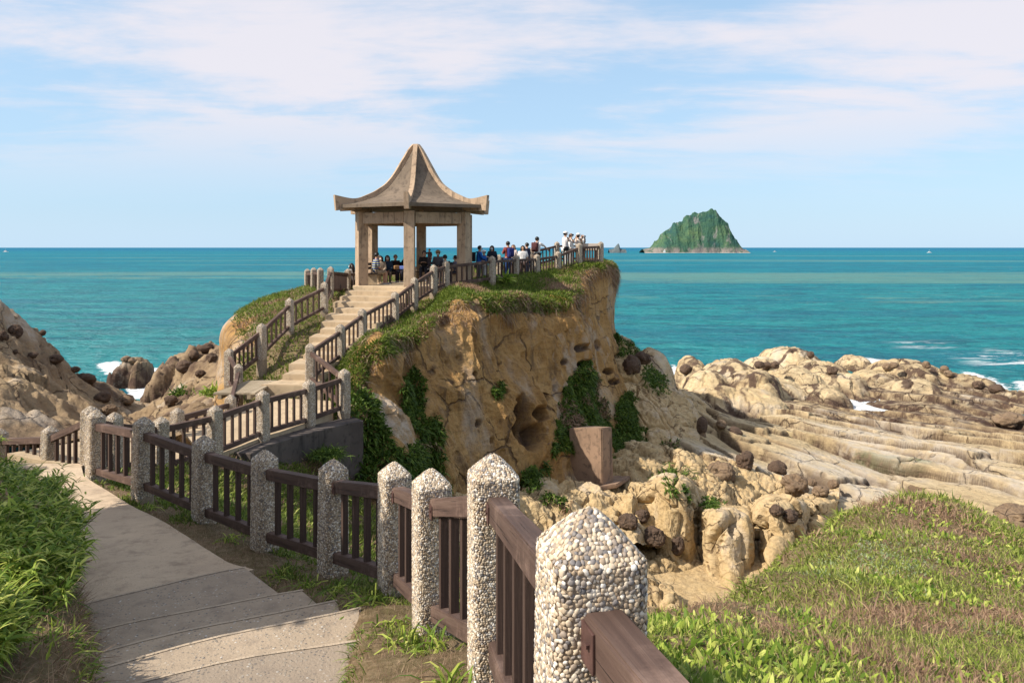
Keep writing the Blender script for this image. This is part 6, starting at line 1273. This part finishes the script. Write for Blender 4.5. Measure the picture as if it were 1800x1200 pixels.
# ---------------------------------------------------------------- loose boulders, mushroom rocks, driftwood, boats
def boulder(name, label, loc, size, seedv, mat, sub=4, rough=0.18, group=None, cat='boulder'):
    bm = bmesh.new(); bmesh.ops.create_icosphere(bm, subdivisions=sub, radius=1.0); V = np.array([v.co[:] for v in bm.verts]); Fc = np.array([[v.index for v in f.verts] for f in bm.faces]); bm.free()
    k = 1+rough*fbm(V*0.9+seedv*3.1, 3)*2.3; k = np.minimum(k, 1.02+0.12*np.abs(fbm(V*0.5+seedv, 1))); f1, f2, _ = worley(V*1.1+seedv*1.7); k -= 0.10*np.exp(-((f2-f1)/0.06)**2); k += 0.03*fbm(V*4+seedv, 3)
    V = V*k[:, None]*np.array(size)
    o = meshnp(name, V, Fc, mat); o.location = loc; o.rotation_euler = (0, 0, seedv*1.3); return tag(o, label, cat, group)
BLD = [(1310,806,33,17,15,'dark','large round dark boulder on the pale rock right of the yellow gully'),(1366,820,33,15,13,'dark','dark knobbly boulder standing right of the larger dark one'),(1397,848,31,24,17,'brownrock','smooth brown boulder in front of the two dark boulders'),
 (1268,827,30,24,18,'brownrock','broad dusky boulder left of the large dark boulder'),(1442,862,30,14,10,'brownrock','brown stone beside the smooth brown boulder, nearest the grass'),(1465,850,31.5,10,8,'brownrock','small brown stone behind the stone nearest the grass'),
 (1425,846,32,9,7,'brownrock','small stone wedged right of the smooth brown boulder'),(1268,744,40,10,7,'brownrock','small boulder at the edge of the dark channel'),(1105,915,20.5,18,13,'dark','dark fractured boulder above the fence, left of the pair'),(1150,940,20.2,20,16,'dark','dark boulder perched on the yellow rock below the pier'),
 (1190,955,20,13,15,'dark','rounded dark boulder at the right end of the perched group'),(1128,905,20.8,14,10,'dark','dark flat stone between the perched boulders'),(1388,905,27,15,10,'dark','dark slab boulder at the right end of the yellow cliff'),(1365,895,27.3,12,9,'dark','dark cap stone left of the slab boulder'),
 (1425,622,62,6,6,'dark','small dark stone on the crest of the tallest pale dome'),(1628,640,58,7,6,'brownrock','dark knob on the ridge of the far dome'),(1660,648,57,7,6,'brownrock','pinkish boulder at the sea edge right of the knob'),(1668,655,56.5,8,6,'brownrock','low pink boulder at the sea edge beside the waves'),
 (1720,675,56,9,6,'dark','wet black rock at the water line, nearer the left'),(1752,682,55,13,8,'dark','wet black rock at the water line by the white surf'),(1335,640,55,9,6,'dark','dark concretion on the pale saddle, left one'),(1347,641,55,9,6,'dark','dark concretion on the pale saddle, middle one'),(1363,640,54.5,8,6,'dark','dark concretion on the pale saddle, right one'),
 (1463,650,56,9,7,'dark','dark hollow boulder under the round brown dome'),(1560,643,58,9,6,'brownrock','cluster stone behind the pool dome, left'),(1572,640,58,7,6,'brownrock','cluster stone behind the pool dome, right'),(1775,735,46,26,12,'brownrock','low brown boulder at the right edge of the platform'),(1790,905,26,36,18,'brownrock','big brown boulder beyond the grass at the right edge'),
 (27,580,27.5,11,11,'dark','dark round concretion high on the left slope'),(4,590,26,9,10,'dark','dark concretion cut by the left edge of the view'),(74,563,32.5,6,5,'dark','dark knob on the crest of the left slope'),(58,623,27,8,5,'dark','small dark nodule on the middle of the left slope'),(98,630,30,13,8,'dark','flat dark nodule below the crest of the left slope'),
 (130,628,33,10,5,'dark','dark stone at the crest where the left slope meets the sea'),(145,635,33.5,11,5,'dark','second dark stone at the crest near the surf'),(150,652,31,17,12,'dark','big dark boulder overhanging the left ravine'),(180,697,29,14,9,'dark','dark boulder in the bottom of the left ravine'),(27,617,26,4,4,'dark','tiny dark nodule low on the left slope'),
 (222,630,57,8,5,'brownrock','left stone on top of the low sea rock'),(232,633,57,7,5,'brownrock','right stone on top of the low sea rock'),(325,642,41,14,10,'dark','round dark concretion on the cove rocks'),(362,610,40,13,8,'dark','dark boulder at the top of the cove rocks'),(340,622,42,10,8,'dark','dark stone below the top of the cove rocks'),
 (352,655,34,8,6,'dark','dark stone beside the small bush'),(372,628,36,10,9,'dark','dark stone against the headland wall'),(300,702,33,12,8,'dark','dark stone low in the cove'),(193,718,26,12,8,'brownrock','speckled brown boulder behind the fence posts'),(222,702,27.5,14,10,'brownrock','scrubby brown boulder in the middle of the cove'),
 (1110,640,34,16,18,'dark','dark overhanging block wedged beside the headland corner'),(1130,627,35,14,10,'dark','dark stone on top of the wedged block'),(1205,647,44,10,8,'dark','dark wet stone in the gap beside the tall dome')]
for k, (bx, by, bY, hw, hh, mt, lb) in enumerate(BLD):
    if by < 600 or bx < 420 or by > 640:
        d_ = Vector(((bx-900)/F, 1, -(by+hh*0.5-435)/F)).normalized(); best = None
        for P_arr in (LEFT_P, SHORE_P, HEAD, BUT, LOW, GCL):
            qx, qy = PX(P_arr); k2 = (qx-bx)**2+(qy-(by+hh*0.5))**2+np.where(P_arr[..., 1] < 12, 1e9, 0); m2 = k2 < 16
            if m2.any(): yy_ = P_arr[..., 1][m2].min(); best = yy_ if best is None else min(best, yy_)
        if best is None:      # nothing behind: sit it on the crest below
            tops = [(qy[m3].min(), P_arr) for P_arr in (LEFT_P, SHORE_P) for qx, qy in (PX(P_arr),) for m3 in ((np.abs(qx-bx) < 4) & (P_arr[..., 1] > 20) & (P_arr[..., 2] > 0.3),) if m3.any()]
            if tops:
                ty, P_arr = min(tops, key=lambda q_: q_[0]); qx, qy = PX(P_arr); k3 = np.where((np.abs(qx-bx) < 4) & (P_arr[..., 1] > 20) & (P_arr[..., 2] > 0.3), qy, 1e9).argmin(); by = float(ty); best = P_arr[..., 1].ravel()[k3]; bY = best
        if best is not None and abs(best-bY) < 12: bY = float(best)
    x, y, z = W(bx, by, bY); a = hw/F*bY; b = hh/F*bY; boulder('boulder', lb, (x, y, z-0.22*b), (a*1.08, a*0.95, b*1.12), k+1, M[mt], 4 if bY > 30 else 5)
def mushroom(label, px_, top, base, Y, capw, stemw):
    x, y, zt = W(px_, top, Y); zb = W(px_, base, Y)[2]; t = thing('mushroom_rock', label, 'mushroom rock', (x, y, zb)); H = zt-zb; a = capw/F*Y; s_ = stemw/F*Y
    zz = np.linspace(-.3, H*0.72, 24); an_ = np.linspace(0, 2*np.pi, 40, endpoint=False); Zm, Am = np.meshgrid(zz, an_, indexing='ij'); q = np.clip(Zm/(H*.72), 0, 1); rr_ = s_*(0.75+1.3*(1-q)**2); Vv = np.stack([np.cos(Am)*rr_, np.sin(Am)*rr_, Zm], -1); Vv[..., :2] *= (1+0.15*fbm(Vv*1.5+px_, 3))[..., None]
    n, m = Zm.shape; i = np.arange(n-1)[:, None]*m; j = np.arange(m)[None]; j2 = (j+1) % m; meshnp('stem', Vv.reshape(-1, 3), np.stack([i+j, i+j2, i+m+j2, i+m+j], -1).reshape(-1, 4), M['brownrock'], t)
    V = IC2V.copy(); bm = bmesh.new(); bmesh.ops.create_icosphere(bm, subdivisions=4, radius=1.0); V = np.array([v.co[:] for v in bm.verts]); Fc = np.array([[v.index for v in f.verts] for f in bm.faces]); bm.free(); V = V*(1+0.12*fbm(V*1.3+px_, 3))[:, None]*np.array([a, a*.9, H*0.24]); V[:, 2] += H*0.78; meshnp('cap', V, Fc, M['dark'], t)
mushroom('mushroom shaped rock with a dark cap on the pale platform', 1290, 751, 795, 34.5, 14, 9)
mushroom('second candle rock with a small dark top left of the mushroom rock', 1234, 733, 800, 33.0, 10, 8)
dw = tube('driftwood_branch', [W(925,792,24.0), W(940,790,23.9), W(955,790,23.9), W(945+5,786,23.8), W(962,780,23.6)][:3]+[W(966,778,23.6)], [0.06, 0.05, 0.04, 0.02], M['drygrass'], None, 8); tag(dw, 'pale driftwood branch lodged below the dark cave', 'branch')
def boat(name, label, px_, py_, Y, L):
    x, y, z = W(px_, py_, Y); t = thing(name, label, 'boat', (x, y, 0.0)); wm = plain('boat_white', (.8, .8, .8), .4); dk = plain('boat_dark', (.15, .05, .05), .5); bm = bmesh.new(); n = 9; rows = []
    for i in range(n):
        u = i/(n-1)*2-1; w = L*0.16*(1-max(0, u)**2.2)*(0.85+0.15*min(1, u+1)); sh_ = L*(0.09+0.05*max(0, u)**2); rows.append([bm.verts.new((u*L/2, s_*w*f, zz)) for s_, f, zz in ((-1, 1, sh_), (-1, .6, -L*.03), (1, .6, -L*.03), (1, 1, sh_))])
    for i in range(n-1):
        for j in range(4): bm.faces.new((rows[i][j], rows[i+1][j], rows[i+1][(j+1) % 4], rows[i][(j+1) % 4]))
    bm.faces.new(rows[0]); bm.faces.new(rows[-1]); bmesh.ops.recalc_face_normals(bm, faces=list(bm.faces)); bmobj('hull', bm, wm, t); box('cabin', (-L*.05, 0, L*.19), (L*.4, L*.2, L*.2), wm, t, None, L*.02); box('roof', (-L*.05, 0, L*.31), (L*.46, L*.24, L*.03), dk, t, None, L*.005); tube('mast', [(-L*.05, 0, L*.3), (-L*.05, 0, L*.62)], L*.012, wm, t, 6)
boat('motor_boat', 'small white motor boat on the sea right of the island', 1634, 441, 1500, 9.5)
boat('motor_boat', 'tiny white boat near the horizon at the left edge', 10, 440.5, 1700, 13)
boat('motor_boat', 'tiny white boat just right of the island', 1362, 437.6, 1800, 8)
x, y, z = W(1168, 433, 1452); t = thing('lighthouse_hut', 'small white building at the left foot of the island', 'building', (x, y, 1.2)); box('wall', (0, 0, 1.6), (3.4, 3.0, 3.2), plain('hut_white', (.8, .79, .76)), t, None, .05); box('roof', (0, 0, 3.35), (3.8, 3.4, .3), plain('hut_roof', (.5, .48, .45)), t, None, .05); box('tower', (0.4, 0, 4.6), (1.2, 1.2, 2.4), plain('hut_white2', (.8, .79, .76)), t, None, .05)
